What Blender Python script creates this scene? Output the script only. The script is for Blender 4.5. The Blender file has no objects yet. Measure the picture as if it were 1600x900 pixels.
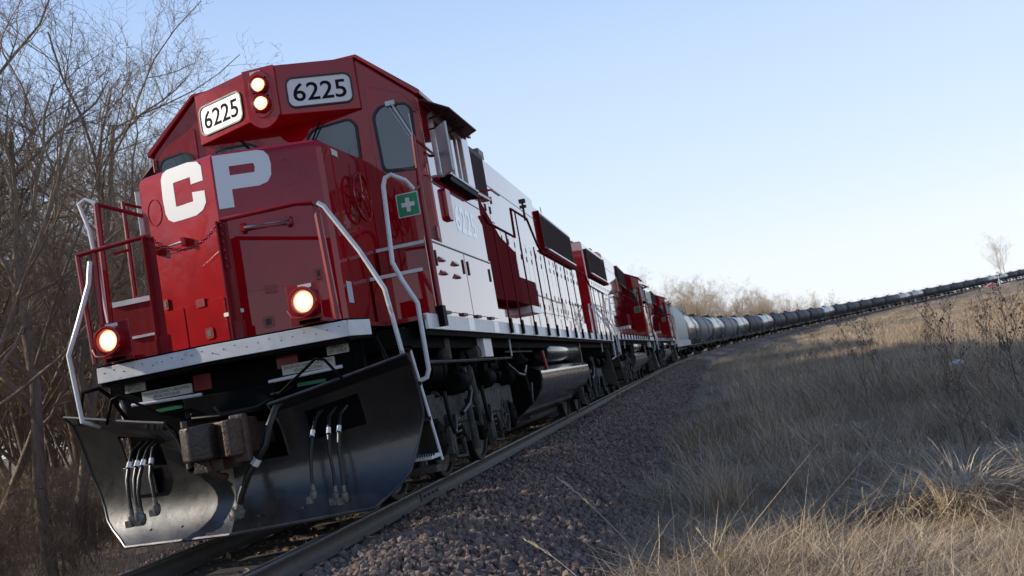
import bpy, math, random
import numpy as np
from mathutils import Vector, Matrix, noise
random.seed(7); np.random.seed(7)
R = math.radians
SC = bpy.context.scene
COL = SC.collection

# ------------------------------------------------------------------ camera
CAM = (4.067, -7.871, 0.945)
YAW, PITCH, ROLL, FPX = -0.18337, 0.09345, -0.17555, 1556.2
fw = Vector((math.sin(YAW)*math.cos(PITCH), math.cos(YAW)*math.cos(PITCH), math.sin(PITCH)))
rt = Vector((math.cos(YAW), -math.sin(YAW), 0)); up = rt.cross(fw)
c_, s_ = math.cos(ROLL), math.sin(ROLL)
rt2 = c_*rt + s_*up; up2 = -s_*rt + c_*up
cd = bpy.data.cameras.new('camera'); cam = bpy.data.objects.new('camera', cd); COL.objects.link(cam)
cam.matrix_world = Matrix(((rt2.x, up2.x, -fw.x, CAM[0]), (rt2.y, up2.y, -fw.y, CAM[1]), (rt2.z, up2.z, -fw.z, CAM[2]), (0, 0, 0, 1)))
cd.sensor_width = 36; cd.lens = 36*FPX/1600
cd.clip_start = 0.05; cd.clip_end = 6000
cd.dof.use_dof = True; cd.dof.focus_distance = 9.5; cd.dof.aperture_fstop = 4.0
SC.camera = cam

# ------------------------------------------------------------------ sky and sun
SUN_A, SUN_E = 81.0, 24.0          # azimuth from -y towards -x, elevation
sdir = Vector((-math.sin(R(SUN_A))*math.cos(R(SUN_E)), -math.cos(R(SUN_A))*math.cos(R(SUN_E)), math.sin(R(SUN_E))))
W = bpy.data.worlds.new("World"); SC.world = W; W.use_nodes = True
nt = W.node_tree; bg = nt.nodes['Background']
sky = nt.nodes.new('ShaderNodeTexSky'); sky.sky_type = 'NISHITA'; sky.sun_disc = False
sky.sun_elevation = R(SUN_E); sky.sun_rotation = math.atan2(sdir.x, sdir.y)
sky.altitude = 200; sky.air_density = 1.0; sky.dust_density = 1.2; sky.ozone_density = 1.5
nt.links.new(sky.outputs[0], bg.inputs[0]); bg.inputs[1].default_value = 0.12
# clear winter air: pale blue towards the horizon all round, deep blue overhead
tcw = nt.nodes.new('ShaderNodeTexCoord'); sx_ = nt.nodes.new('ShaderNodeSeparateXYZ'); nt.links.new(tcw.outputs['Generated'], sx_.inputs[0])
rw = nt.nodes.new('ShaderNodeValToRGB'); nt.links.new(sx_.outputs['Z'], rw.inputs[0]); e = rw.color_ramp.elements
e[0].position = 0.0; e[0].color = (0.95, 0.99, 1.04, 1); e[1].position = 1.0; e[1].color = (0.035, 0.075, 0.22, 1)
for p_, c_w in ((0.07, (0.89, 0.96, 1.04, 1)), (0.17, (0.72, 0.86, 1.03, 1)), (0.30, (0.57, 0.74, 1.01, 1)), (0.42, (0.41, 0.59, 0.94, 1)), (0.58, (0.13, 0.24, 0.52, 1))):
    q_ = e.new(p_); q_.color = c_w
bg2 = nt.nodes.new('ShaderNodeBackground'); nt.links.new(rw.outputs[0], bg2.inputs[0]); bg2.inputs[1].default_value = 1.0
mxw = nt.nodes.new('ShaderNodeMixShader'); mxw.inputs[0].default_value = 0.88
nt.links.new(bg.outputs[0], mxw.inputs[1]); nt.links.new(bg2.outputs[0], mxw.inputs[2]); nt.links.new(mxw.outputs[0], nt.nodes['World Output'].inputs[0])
sl = bpy.data.lights.new('sun', 'SUN'); sun = bpy.data.objects.new('sun', sl); COL.objects.link(sun)
sl.energy = 5.0; sl.angle = R(0.53); sl.color = (1.0, 0.9, 0.76)
sun.rotation_euler = sdir.to_track_quat('Z', 'Y').to_euler(); sun.location = (-40, -10, 40)
SC.view_settings.view_transform = 'Standard'; SC.view_settings.look = 'None'
SC.view_settings.exposure = 0.12; SC.view_settings.gamma = 1.0
SC.render.engine = 'CYCLES'
SC.cycles.max_bounces = 4; SC.cycles.diffuse_bounces = 2; SC.cycles.glossy_bounces = 3; SC.cycles.transparent_max_bounces = 6

# ------------------------------------------------------------------ materials
def mat(name, base, rough=0.6, metal=0.0, coat=0.0, coat_rough=0.04, ior=1.5, coat_ior=1.5, var=None, vscale=3.0,
        bump=0.0, bscale=40.0, emit=None, es=0.0, rvar=0.0, instvar=None, stretch=None, dirt=None, spec=0.5):
    """procedural Principled material: noise between two colours, bump, optional per-instance colour"""
    m = bpy.data.materials.new(name); m.use_nodes = True
    n = m.node_tree.nodes; l = m.node_tree.links; b = n['Principled BSDF']
    b.inputs['Base Color'].default_value = (*base, 1); b.inputs['Roughness'].default_value = rough
    b.inputs['Metallic'].default_value = metal; b.inputs['IOR'].default_value = ior
    b.inputs['Coat Weight'].default_value = coat; b.inputs['Coat Roughness'].default_value = coat_rough
    b.inputs['Coat IOR'].default_value = coat_ior; b.inputs['Specular IOR Level'].default_value = spec
    tc = n.new('ShaderNodeTexCoord'); src = tc.outputs['Object']
    if stretch:
        mp = n.new('ShaderNodeMapping'); l.new(src, mp.inputs[0]); mp.inputs['Scale'].default_value = stretch; src = mp.outputs[0]
    last = None
    if var:
        t = n.new('ShaderNodeTexNoise'); t.inputs['Scale'].default_value = vscale; t.inputs['Detail'].default_value = 6
        t.inputs['Roughness'].default_value = 0.65; l.new(src, t.inputs['Vector'])
        cr = n.new('ShaderNodeValToRGB'); l.new(t.outputs['Fac'], cr.inputs[0])
        cr.color_ramp.elements[0].position = 0.35; cr.color_ramp.elements[1].position = 0.68
        cr.color_ramp.elements[0].color = (*base, 1); cr.color_ramp.elements[1].color = (*var, 1)
        last = cr.outputs[0]; l.new(last, b.inputs['Base Color'])
        if rvar:
            mr = n.new('ShaderNodeMapRange'); l.new(t.outputs['Fac'], mr.inputs[0])
            mr.inputs[1].default_value = 0.3; mr.inputs[2].default_value = 0.7
            mr.inputs[3].default_value = rough; mr.inputs[4].default_value = rough+rvar; l.new(mr.outputs[0], b.inputs['Roughness'])
    if dirt:
        dcol, dscale, dpos = dirt
        t2 = n.new('ShaderNodeTexNoise'); t2.inputs['Scale'].default_value = dscale; t2.inputs['Detail'].default_value = 8
        l.new(src, t2.inputs['Vector']); r2 = n.new('ShaderNodeValToRGB'); l.new(t2.outputs['Fac'], r2.inputs[0])
        r2.color_ramp.elements[0].position = dpos; r2.color_ramp.elements[1].position = min(1, dpos+0.16)
        mx = n.new('ShaderNodeMixRGB'); l.new(r2.outputs[0], mx.inputs[0])
        if last: l.new(last, mx.inputs[1])
        else: mx.inputs[1].default_value = (*base, 1)
        mx.inputs[2].default_value = (*dcol, 1); last = mx.outputs[0]; l.new(last, b.inputs['Base Color'])
    if instvar:
        oi = n.new('ShaderNodeObjectInfo'); cr = n.new('ShaderNodeValToRGB'); l.new(oi.outputs['Random'], cr.inputs[0])
        e = cr.color_ramp.elements; e[0].color = (*instvar[0], 1); e[1].color = (*instvar[-1], 1)
        for i, c in enumerate(instvar[1:-1]):
            q = e.new((i+1)/(len(instvar)-1)); q.color = (*c, 1)
        if last:
            mx = n.new('ShaderNodeMixRGB'); mx.inputs[0].default_value = 0.5; l.new(last, mx.inputs[1]); l.new(cr.outputs[0], mx.inputs[2]); l.new(mx.outputs[0], b.inputs['Base Color'])
        else: l.new(cr.outputs[0], b.inputs['Base Color'])
    if bump:
        t = n.new('ShaderNodeTexNoise'); t.inputs['Scale'].default_value = bscale; t.inputs['Detail'].default_value = 5
        l.new(src, t.inputs['Vector']); bp = n.new('ShaderNodeBump'); bp.inputs['Strength'].default_value = bump
        bp.inputs['Distance'].default_value = 0.02; l.new(t.outputs['Fac'], bp.inputs['Height']); l.new(bp.outputs[0], b.inputs['Normal'])
        if coat: l.new(bp.outputs[0], b.inputs['Coat Normal'])
    if emit:
        b.inputs['Emission Color'].default_value = (*emit, 1); b.inputs['Emission Strength'].default_value = es
    return m

M = {}
M['red'] = mat('gloss_red_paint', (0.36, 0.0015, 0.006), 0.6, dirt=((0.20, 0.006, 0.008), 6, 0.66), coat=1.0, coat_rough=0.03, coat_ior=1.5, spec=0.02, var=(0.27, 0.0015, 0.007), vscale=2.2, bump=0.03, bscale=2.2)
M['redside'] = mat('red_side_paint_raised_gloss', (0.40, 0.008, 0.016), 0.10, coat=1.0, coat_rough=0.03, coat_ior=2.2, ior=1.7, var=(0.32, 0.006, 0.014), vscale=2.2, bump=0.02, bscale=2.2)  # same red paint, coat reflection raised to stand in for stronger sky glare
M['redduct'] = mat('matt_red_duct', (0.15, 0.003, 0.007), 0.7, ior=1.3, spec=0.05)
M['red2'] = mat('satin_red_paint', (0.25, 0.004, 0.010), 0.4, coat=0.5, coat_rough=0.06, spec=0.2, var=(0.19, 0.004, 0.009), vscale=4)
M['grille'] = mat('dark_red_grille', (0.030, 0.007, 0.009), 0.6, var=(0.05, 0.012, 0.014), vscale=9, bump=0.4, bscale=120)
M['white'] = mat('white_paint', (0.74, 0.75, 0.76), 0.35, var=(0.60, 0.61, 0.62), vscale=7, dirt=((0.34, 0.31, 0.28), 9, 0.66))
M['letter'] = mat('white_lettering', (0.74, 0.75, 0.76), 0.3, coat=0.6, coat_rough=0.05)
M['sidelet'] = mat('pale_lettering', (0.80, 0.82, 0.84), 0.12, coat=1.0, coat_ior=2.2)
M['steelwhite'] = mat('pale_galvanised', (0.55, 0.58, 0.60), 0.35, metal=0.2, var=(0.42, 0.44, 0.46), vscale=9)
M['black'] = mat('black_paint', (0.004, 0.0042, 0.005), 0.5, spec=0.2, ior=1.18, var=(0.008, 0.0078, 0.008), vscale=6, bump=0.1, bscale=30)
M['plow'] = mat('black_plow_paint', (0.005, 0.0055, 0.007), 0.28, coat=0.8, coat_rough=0.13, spec=0.4, var=(0.012, 0.012, 0.012), vscale=3.5, rvar=0.2, bump=0.10, bscale=9, dirt=((0.05, 0.045, 0.04), 16, 0.66))
M['plowedge'] = mat('scuffed_steel', (0.10, 0.10, 0.11), 0.35, metal=0.5, var=(0.05, 0.05, 0.055), vscale=8)
M['tank'] = mat('fuel_tank_black', (0.030, 0.030, 0.032), 0.22, coat=1.0, coat_rough=0.10, coat_ior=1.9, var=(0.035, 0.033, 0.03), vscale=2.5, rvar=0.12, dirt=((0.09, 0.07, 0.055), 5, 0.66))
M['under'] = mat('grimy_underframe', (0.005, 0.005, 0.0055), 0.6, spec=0.12, ior=1.12, var=(0.012, 0.011, 0.010), vscale=9, bump=0.3, bscale=50)
M['frame'] = mat('dusty_bogie_frame', (0.055, 0.053, 0.05), 0.6, spec=0.2, ior=1.25, var=(0.11, 0.105, 0.095), vscale=12, dirt=((0.03, 0.03, 0.03), 26, 0.58), bump=0.4, bscale=60)
M['steel'] = mat('worn_steel', (0.09, 0.085, 0.08), 0.4, metal=0.7, var=(0.05, 0.045, 0.04), vscale=10)
M['rust'] = mat('rusty_coupler', (0.050, 0.024, 0.015), 0.55, var=(0.075, 0.05, 0.038), vscale=9, bump=0.5, bscale=30)
M['knuckle'] = mat('dark_worn_knuckle', (0.055, 0.045, 0.04), 0.45, var=(0.035, 0.026, 0.022), vscale=9, metal=0.3, bump=0.4, bscale=30)
M['hose'] = mat('black_rubber', (0.008, 0.0075, 0.007), 0.45)
M['hosefit'] = mat('cast_glad_hand', (0.20, 0.205, 0.18), 0.45, metal=0.3, var=(0.07, 0.06, 0.05), vscale=20)
M['glass'] = mat('dark_cab_glass', (0.022, 0.032, 0.04), 0.06, coat=1.0, coat_rough=0.01, ior=1.6)
M['rubber'] = mat('window_gasket', (0.012, 0.012, 0.013), 0.5)
M['lamp'] = mat('lamp_lens', (0.9, 0.8, 0.6), 0.2, emit=(1.0, 0.62, 0.30), es=1.0)
M['lampmid'] = mat('lamp_lens_bright', (0.9, 0.8, 0.6), 0.2, emit=(1.0, 0.78, 0.48), es=2.0)
M['bulb'] = mat('lamp_filament', (1, 0.95, 0.85), 0.2, emit=(1.0, 0.86, 0.60), es=8.0)
M['chrome'] = mat('lamp_reflector', (0.6, 0.5, 0.42), 0.15, metal=1.0)
M['numboard'] = mat('number_board_face', (0.72, 0.73, 0.71), 0.35)
M['navy'] = mat('black_numerals', (0.012, 0.014, 0.02), 0.8, spec=0.1)
M['green'] = mat('sign_green', (0.006, 0.27, 0.10), 0.35)
M['green2'] = mat('dark_green_strip', (0.01, 0.16, 0.07), 0.4)
M['signwhite'] = mat('sign_white', (0.72, 0.72, 0.70), 0.4, var=(0.6, 0.6, 0.58), vscale=30)
M['mirror'] = mat('mirror_back', (0.45, 0.48, 0.46), 0.3, metal=0.3)
M['orange'] = mat('orange_red_dome', (0.62, 0.08, 0.04), 0.4)
M['brown'] = mat('brown_step_plate', (0.022, 0.017, 0.013), 0.32, coat=0.4, coat_rough=0.15, var=(0.06, 0.05, 0.04), vscale=2)
M['rail'] = mat('rail_side_rust', (0.060, 0.050, 0.045), 0.65, var=(0.09, 0.075, 0.065), vscale=12, bump=0.2, bscale=40)
M['railtop'] = mat('polished_rail_head', (0.24, 0.25, 0.27), 0.32, metal=0.85, var=(0.16, 0.16, 0.17), vscale=6)
M['sleeper'] = mat('weathered_timber', (0.055, 0.045, 0.038), 0.85, var=(0.10, 0.085, 0.07), vscale=9, stretch=(1, 8, 8), bump=0.4, bscale=20)
M['stone'] = mat('ballast_stone', (0.13, 0.10, 0.09), 0.85, var=(0.25, 0.18, 0.15), vscale=20, instvar=[(0.05, 0.042, 0.038), (0.31, 0.21, 0.17), (0.12, 0.098, 0.088), (0.40, 0.25, 0.19), (0.08, 0.066, 0.060), (0.25, 0.19, 0.16), (0.50, 0.39, 0.29)], bump=0.5, bscale=60)
M['ballast'] = mat('ballast_bed', (0.05, 0.042, 0.038), 0.95, var=(0.17, 0.13, 0.11), vscale=26, bump=1.0, bscale=40, dirt=((0.24, 0.18, 0.12), 1.2, 0.62))
M['soil'] = mat('dry_grass_ground', (0.085, 0.062, 0.042), 0.95, var=(0.27, 0.21, 0.145), vscale=1.7, bump=0.8, bscale=14, dirt=((0.10, 0.085, 0.06), 0.6, 0.55))
GC = [(0.28, 0.19, 0.12), (0.60, 0.45, 0.28), (0.42, 0.295, 0.185), (0.74, 0.60, 0.40), (0.32, 0.24, 0.17), (0.54, 0.42, 0.285)]
M['straw'] = mat('pale_straw', (0.62, 0.52, 0.36), 0.65, var=(0.50, 0.38, 0.24), vscale=12)
M['grass'] = mat('dry_grass_blades', GC[1], 0.7, instvar=GC)
def blade_tint(m):
    n = m.node_tree.nodes; l = m.node_tree.links; a = n.new('ShaderNodeAttribute'); a.attribute_name = 'tint'
    cr = n.new('ShaderNodeValToRGB'); l.new(a.outputs['Fac'], cr.inputs[0]); e = cr.color_ramp.elements
    e[0].color = (0.10, 0.07, 0.05, 1); e[1].color = (0.85, 0.74, 0.56, 1); q = e.new(.5); q.color = (0.42, 0.31, 0.20, 1); q = e.new(.8); q.color = (0.60, 0.47, 0.31, 1)
    mx = n.new('ShaderNodeMixRGB'); mx.inputs[0].default_value = .38; b = n['Principled BSDF']; src = b.inputs['Base Color'].links[0].from_socket
    l.new(cr.outputs[0], mx.inputs[1]); l.new(src, mx.inputs[2]); l.new(mx.outputs[0], b.inputs['Base Color'])
blade_tint(M['grass'])
M['weed'] = mat('dead_weed_stems', (0.14, 0.095, 0.065), 0.8, instvar=[(0.09, 0.06, 0.045), (0.24, 0.17, 0.12), (0.14, 0.10, 0.07)])
M['bark'] = mat('grey_brown_bark', (0.15, 0.108, 0.075), 0.9, var=(0.29, 0.22, 0.155), vscale=5, stretch=(4, 4, 0.8), bump=0.6, bscale=18)
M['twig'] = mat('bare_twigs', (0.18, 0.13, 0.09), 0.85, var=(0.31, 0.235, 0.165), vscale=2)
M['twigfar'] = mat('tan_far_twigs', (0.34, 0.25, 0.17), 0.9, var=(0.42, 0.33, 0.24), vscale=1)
M['leaf'] = mat('fallen_leaves', (0.28, 0.17, 0.08), 0.8, instvar=[(0.30, 0.17, 0.07), (0.42, 0.28, 0.14), (0.22, 0.13, 0.07), (0.36, 0.27, 0.17)])
M['tankblack'] = mat('black_tank_car_paint', (0.032, 0.034, 0.040), 0.5, var=(0.055, 0.055, 0.06), vscale=1.2, stretch=(3, 0.6, 0.6), rvar=0.15, ior=1.35)
M['tankgrey'] = mat('sooty_grey_tank_paint', (0.13, 0.135, 0.15), 0.45, var=(0.19, 0.19, 0.20), vscale=1.2, rvar=0.15)
M['tanklight'] = mat('glossy_tank_car_paint', (0.075, 0.08, 0.09), 0.3, coat=0.8, coat_rough=0.16, coat_ior=1.7, var=(0.10, 0.10, 0.105), vscale=1.2)
M['hopper'] = mat('pale_grey_hopper_paint', (0.42, 0.44, 0.44), 0.5, var=(0.34, 0.35, 0.34), vscale=1.5, dirt=((0.22, 0.19, 0.16), 3, 0.6))
M['poster'] = mat('faded_label', (0.62, 0.66, 0.72), 0.5)

# ------------------------------------------------------------------ mesh builder
class MB:
    def __init__(s): s.v = []; s.f = []
    def add(s, vs, fs):
        b = len(s.v); s.v += [tuple(v) for v in vs]; s.f += [tuple(b+i for i in f) for f in fs]; return s
    def box(s, x0, x1, y0, y1, z0, z1):
        x0, x1 = sorted((x0, x1)); y0, y1 = sorted((y0, y1)); z0, z1 = sorted((z0, z1))
        return s.add([(x0,y0,z0),(x1,y0,z0),(x1,y1,z0),(x0,y1,z0),(x0,y0,z1),(x1,y0,z1),(x1,y1,z1),(x0,y1,z1)],
                     [(0,3,2,1),(4,5,6,7),(0,1,5,4),(1,2,6,5),(2,3,7,6),(3,0,4,7)])
    def obox(s, c, ax, ay, az):
        """box with centre c and half-axis vectors"""
        c = Vector(c); ax = Vector(ax); ay = Vector(ay); az = Vector(az)
        vs = [c+ax*i+ay*j+az*k for k in (-1,1) for j in (-1,1) for i in (-1,1)]
        f = [(0,2,3,1),(4,5,7,6),(0,1,5,4),(1,3,7,5),(3,2,6,7),(2,0,4,6)]
        if ax.cross(ay).dot(az) < 0: f = [q[::-1] for q in f]
        return s.add(vs, f)
    def tube(s, pts, r, n=8, caps=True):
        pts = [Vector(p) for p in pts]; N = len(pts)
        rs = r if isinstance(r, (list, tuple)) else [r]*N
        t0 = (pts[1]-pts[0]).normalized(); a = Vector((0,0,1)) if abs(t0.z) < 0.9 else Vector((1,0,0))
        u = t0.cross(a).normalized(); vs = []
        for i, p in enumerate(pts):
            if i == 0: t = pts[1]-pts[0]
            elif i == N-1: t = pts[-1]-pts[-2]
            else: t = (pts[i+1]-p).normalized()+(p-pts[i-1]).normalized()
            t.normalize(); u = (u-t*u.dot(t)).normalized(); w = t.cross(u)
            for k in range(n):
                g = 2*math.pi*k/n; vs.append(p+(u*math.cos(g)+w*math.sin(g))*rs[i])
        fs = [(i*n+k, i*n+(k+1)%n, (i+1)*n+(k+1)%n, (i+1)*n+k) for i in range(N-1) for k in range(n)]
        if caps: fs += [tuple(range(n))[::-1], tuple((N-1)*n+k for k in range(n))]
        return s.add(vs, fs)
    def cyl(s, p0, p1, r, n=16): return s.tube([p0, p1], r, n)
    def prism(s, poly, fn, d0, d1):
        """poly (a,b) list extruded between d0 and d1; fn(a,b,d)->xyz"""
        n = len(poly); vs = [fn(a, b, d0) for a, b in poly]+[fn(a, b, d1) for a, b in poly]
        fs = [(i, (i+1) % n, n+(i+1) % n, n+i) for i in range(n)]+[tuple(range(n))[::-1], tuple(range(n, 2*n))]
        return s.add(vs, fs)
    def lathe(s, prof, o, ax, n=20):
        """prof (dist along axis, radius)"""
        o = Vector(o); ax = Vector(ax).normalized(); a = Vector((0,0,1)) if abs(ax.z) < 0.9 else Vector((1,0,0))
        u = ax.cross(a).normalized(); w = ax.cross(u); vs = []; m = len(prof)
        for d, r in prof:
            for k in range(n):
                g = 2*math.pi*k/n; vs.append(o+ax*d+(u*math.cos(g)+w*math.sin(g))*max(r, 1e-4))
        return s.add(vs, [(i*n+k, i*n+(k+1) % n, (i+1)*n+(k+1) % n, (i+1)*n+k) for i in range(m-1) for k in range(n)])
    def mesh(s, name, m, smooth=False):
        me = bpy.data.meshes.new(name); me.from_pydata([tuple(v) for v in s.v], [], s.f)
        import bmesh
        bm = bmesh.new(); bm.from_mesh(me); bmesh.ops.recalc_face_normals(bm, faces=bm.faces); bm.to_mesh(me); bm.free()
        if m: me.materials.append(m)
        if smooth: me.polygons.foreach_set('use_smooth', [True]*len(me.polygons))
        me.update(); return me
    def build(s, name, m, parent=None, smooth=False, bevel=0, sharp=None, label=None):
        o = bpy.data.objects.new(name, s.mesh(name, m, smooth)); COL.objects.link(o)
        if parent: o.parent = parent
        if bevel:
            b = o.modifiers.new('bevel', 'BEVEL'); b.width = bevel; b.segments = 2; b.limit_method = 'ANGLE'; b.angle_limit = R(35)
            o.data.polygons.foreach_set('use_smooth', [True]*len(o.data.polygons))
            w = o.modifiers.new('wn', 'WEIGHTED_NORMAL'); w.keep_sharp = True
        if smooth and not bevel:
            o.data.set_sharp_from_angle(angle=R(sharp or 40))
        if label: o['label'] = label
        return o

def link_mesh(name, me, parent=None, loc=(0, 0, 0), rot=(0, 0, 0), scale=(1, 1, 1)):
    o = bpy.data.objects.new(name, me); COL.objects.link(o); o.parent = parent
    o.location = loc; o.rotation_euler = rot; o.scale = scale; return o
def empty(name, loc=(0, 0, 0), rz=0, label=None, cat=None, group=None):
    o = bpy.data.objects.new(name, None); COL.objects.link(o); o.location = loc; o.rotation_euler = (0, 0, rz)
    o.empty_display_size = 0.3; tag(o, label, cat, group); return o
def tag(o, label=None, cat=None, group=None, kind=None):
    if label: o['label'] = label
    if cat: o['category'] = cat
    if group: o['group'] = group
    if kind: o['kind'] = kind
    return o
def copy_tree(o, parent=None, skip=()):
    c = o.copy(); COL.objects.link(c)
    if parent: c.parent = parent
    for ch in o.children:
        if ch.name.split('.')[0] in skip: continue
        copy_tree(ch, c, skip)
    return c
def text(s, name, m, parent, origin, right, upv, h, width=None, depth=0.004, align='CENTER', bold=0.0):
    """flat lettering: real geometry, h = cap height, centred on origin"""
    cu = bpy.data.curves.new('lettering_curve', 'FONT'); cu.body = s; cu.align_x = align; cu.align_y = 'CENTER'; cu.size = 1; cu.extrude = 0.0
    cu.offset = bold; cu.space_line = 0.95; cu.resolution_u = 3
    t = bpy.data.objects.new('lettering_temp', cu); COL.objects.link(t)
    dg = bpy.context.evaluated_depsgraph_get(); me = bpy.data.meshes.new_from_object(t.evaluated_get(dg))
    bpy.data.objects.remove(t); bpy.data.curves.remove(cu)
    n = len(me.vertices); co = np.empty(n*3); me.vertices.foreach_get('co', co); co = co.reshape(-1, 3)
    w = co[:, 0].max()-co[:, 0].min(); hh = co[:, 1].max()-co[:, 1].min()
    co[:, 0] -= (co[:, 0].max()+co[:, 0].min())/2; co[:, 1] -= (co[:, 1].max()+co[:, 1].min())/2
    sy = h/hh; sx = (width/w) if width else sy
    r = Vector(right).normalized(); u = Vector(upv).normalized(); nn = r.cross(u); o = Vector(origin)+nn*depth
    out = np.outer(co[:, 0]*sx, r)+np.outer(co[:, 1]*sy, u)+np.array(o)
    me.vertices.foreach_set('co', out.ravel()); me.materials.clear(); me.materials.append(m); me.update()
    ob = bpy.data.objects.new(name, me); COL.objects.link(ob); ob.parent = parent
    return ob
def rrect(cx, cz, w, h, r, n=5):
    pts = []
    for (sx, sz, a0) in ((1, 1, 0), (-1, 1, 90), (-1, -1, 180), (1, -1, 270)):
        for k in range(n+1):
            a = R(a0+90*k/n); pts.append((cx+sx*(w/2-r)+r*math.cos(a), cz+sz*(h/2-r)+r*math.sin(a)))
    return pts
def ring(mb, outer, inner, fn, d0, d1):
    n = len(outer); vs = [fn(a, b, d) for d in (d0, d1) for P in (outer, inner) for a, b in P]; fs = []
    for i in range(n):
        j = (i+1) % n
        fs += [(2*n+i, 2*n+j, 3*n+j, 3*n+i), (i, j, 2*n+j, 2*n+i), (n+j, n+i, 3*n+i, 3*n+j)]
    return mb.add(vs, fs)

# ------------------------------------------------------------------ the line of the track
def lift(s):
    s = np.clip(s, -50, None); t = np.minimum(s, 600.0)
    return np.where(s < 0, 0.0, 0.003*t+2.0e-5*t*t)
PS0, PK, PS1 = 15, 0.0013, 450
_p = []; _x = _y = _th = 0.0
for i in range(760):
    _p.append((_x, _y, _th)); kk = PK*min(max((i-PS0)/60, 0), 1)*(1 if i < PS1 else 0)
    _th += kk; _x += math.sin(_th); _y += math.cos(_th)
PATH = np.array(_p)
def path(s):
    if s < 0: return (0.0, s, 0.0)
    i = min(int(s), 758); f = s-i; q = PATH[i]*(1-f)+PATH[i+1]*f
    return (float(q[0]), float(q[1]), float(q[2]))
def on_path(s, u, dz=0.0):
    x, y, t = path(s); return Vector((x+u*math.cos(t), y-u*math.sin(t), float(lift(s))+dz))
_near = np.vstack([np.stack([np.zeros(60), np.arange(-60, 0), np.zeros(60)], 1), PATH]); _sn = np.arange(-60, 760)
def lateral(P):
    """signed offset from the track axis (right = +) and distance along it, for (N,2) points"""
    P = np.asarray(P, float); U = np.empty(len(P)); Sg = np.empty(len(P))
    for a in range(0, len(P), 4000):
        q = P[a:a+4000]; d = (q[:, None, 0]-_near[None, :, 0])**2+(q[:, None, 1]-_near[None, :, 1])**2
        k = d.argmin(1); c = _near[k]; dx = q[:, 0]-c[:, 0]; dy = q[:, 1]-c[:, 1]
        U[a:a+4000] = dx*np.cos(c[:, 2])-dy*np.sin(c[:, 2]); Sg[a:a+4000] = _sn[k]+dx*np.sin(c[:, 2])+dy*np.cos(c[:, 2])
    return U, Sg
_oct = [(random.uniform(0, 6.28), random.uniform(0, 6.28), f, random.uniform(0, 6.28)) for f in (0.11, 0.19, 0.37, 0.71, 1.3)]
def wav(x, y, amp=1.0, s=1.0):
    r = 0
    for i, (a, b, f, t) in enumerate(_oct): r = r+np.sin((x*math.cos(t)+y*math.sin(t))*f*s+a+np.sin(y*f*s*0.7+b))*(0.62**i)
    return r*amp
def ground_z(P):
    P = np.asarray(P, float); U, S = lateral(P); D = np.hypot(P[:, 0], P[:, 1]); D = np.where(P[:, 1] < 0, D*0.3, D)
    base = lift(np.minimum(D*1.03, 620))
    far = np.clip((np.abs(U)-3.0)/5, 0, 1)+0.0
    z = base-0.62-0.16*np.clip((U-3)/3, 0, 1)+0.10*np.clip((U-7)/9, 0, 1)-0.28*np.clip((-U-3.2)/3, 0, 1)
    z = z+far*wav(P[:, 0], P[:, 1], 0.07)*np.clip(D/60, 0.5, 3)
    near_t = lift(np.clip(S, 0, 700))-0.62
    w = np.clip(1-(np.abs(U)-3)/12, 0, 1)
    z = z*(1-w)+(near_t+(z-base+0.62))*w
    return z

# ------------------------------------------------------------------ ground, ballast, track
def grid_mesh(name, V, nu, nv, m, closed=False, smooth=True):
    idx = np.arange(nu*nv).reshape(nu, nv); a = idx[:-1, :-1].ravel(); b = idx[1:, :-1].ravel(); c = idx[1:, 1:].ravel(); d = idx[:-1, 1:].ravel()
    F = np.stack([a, b, c, d], 1)
    if closed:
        F = np.vstack([F, np.stack([idx[:-1, -1], idx[1:, -1], idx[1:, 0], idx[:-1, 0]], 1)])
    me = bpy.data.meshes.new(name); me.vertices.add(len(V)); me.vertices.foreach_set('co', np.asarray(V, np.float32).ravel())
    me.loops.add(F.size); me.loops.foreach_set('vertex_index', F.ravel().astype(np.int32)); me.polygons.add(len(F))
    me.polygons.foreach_set('loop_start', np.arange(0, F.size, 4, dtype=np.int32)); me.polygons.foreach_set('use_smooth', [smooth]*len(F))
    me.materials.append(m); me.update(calc_edges=True); me.validate()
    o = bpy.data.objects.new(name, me); COL.objects.link(o); return o
def raw_mesh(name, V, F, m):
    V = np.asarray(V, np.float32); F = np.asarray(F, np.int32); k = F.shape[1]
    me = bpy.data.meshes.new(name); me.vertices.add(len(V)); me.vertices.foreach_set('co', V.ravel())
    me.loops.add(F.size); me.loops.foreach_set('vertex_index', F.ravel()); me.polygons.add(len(F))
    me.polygons.foreach_set('loop_start', np.arange(0, F.size, k, dtype=np.int32)); me.materials.append(m)
    me.update(calc_edges=True); return me

rr = np.concatenate([[0], np.geomspace(0.6, 5000, 150)]); tt = np.linspace(0, 2*math.pi, 280, endpoint=False)
G = np.array([(3.0+r*math.cos(t), r*math.sin(t)-3) for r in rr for t in tt])
gz = ground_z(G); gz += np.array([0.025*noise.noise(Vector((x*1.3, y*1.3, 0))) for x, y in G])
ground = grid_mesh('ground', np.column_stack([G, gz]), len(rr), len(tt), M['soil'], closed=True)
tag(ground, kind='structure')

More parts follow.
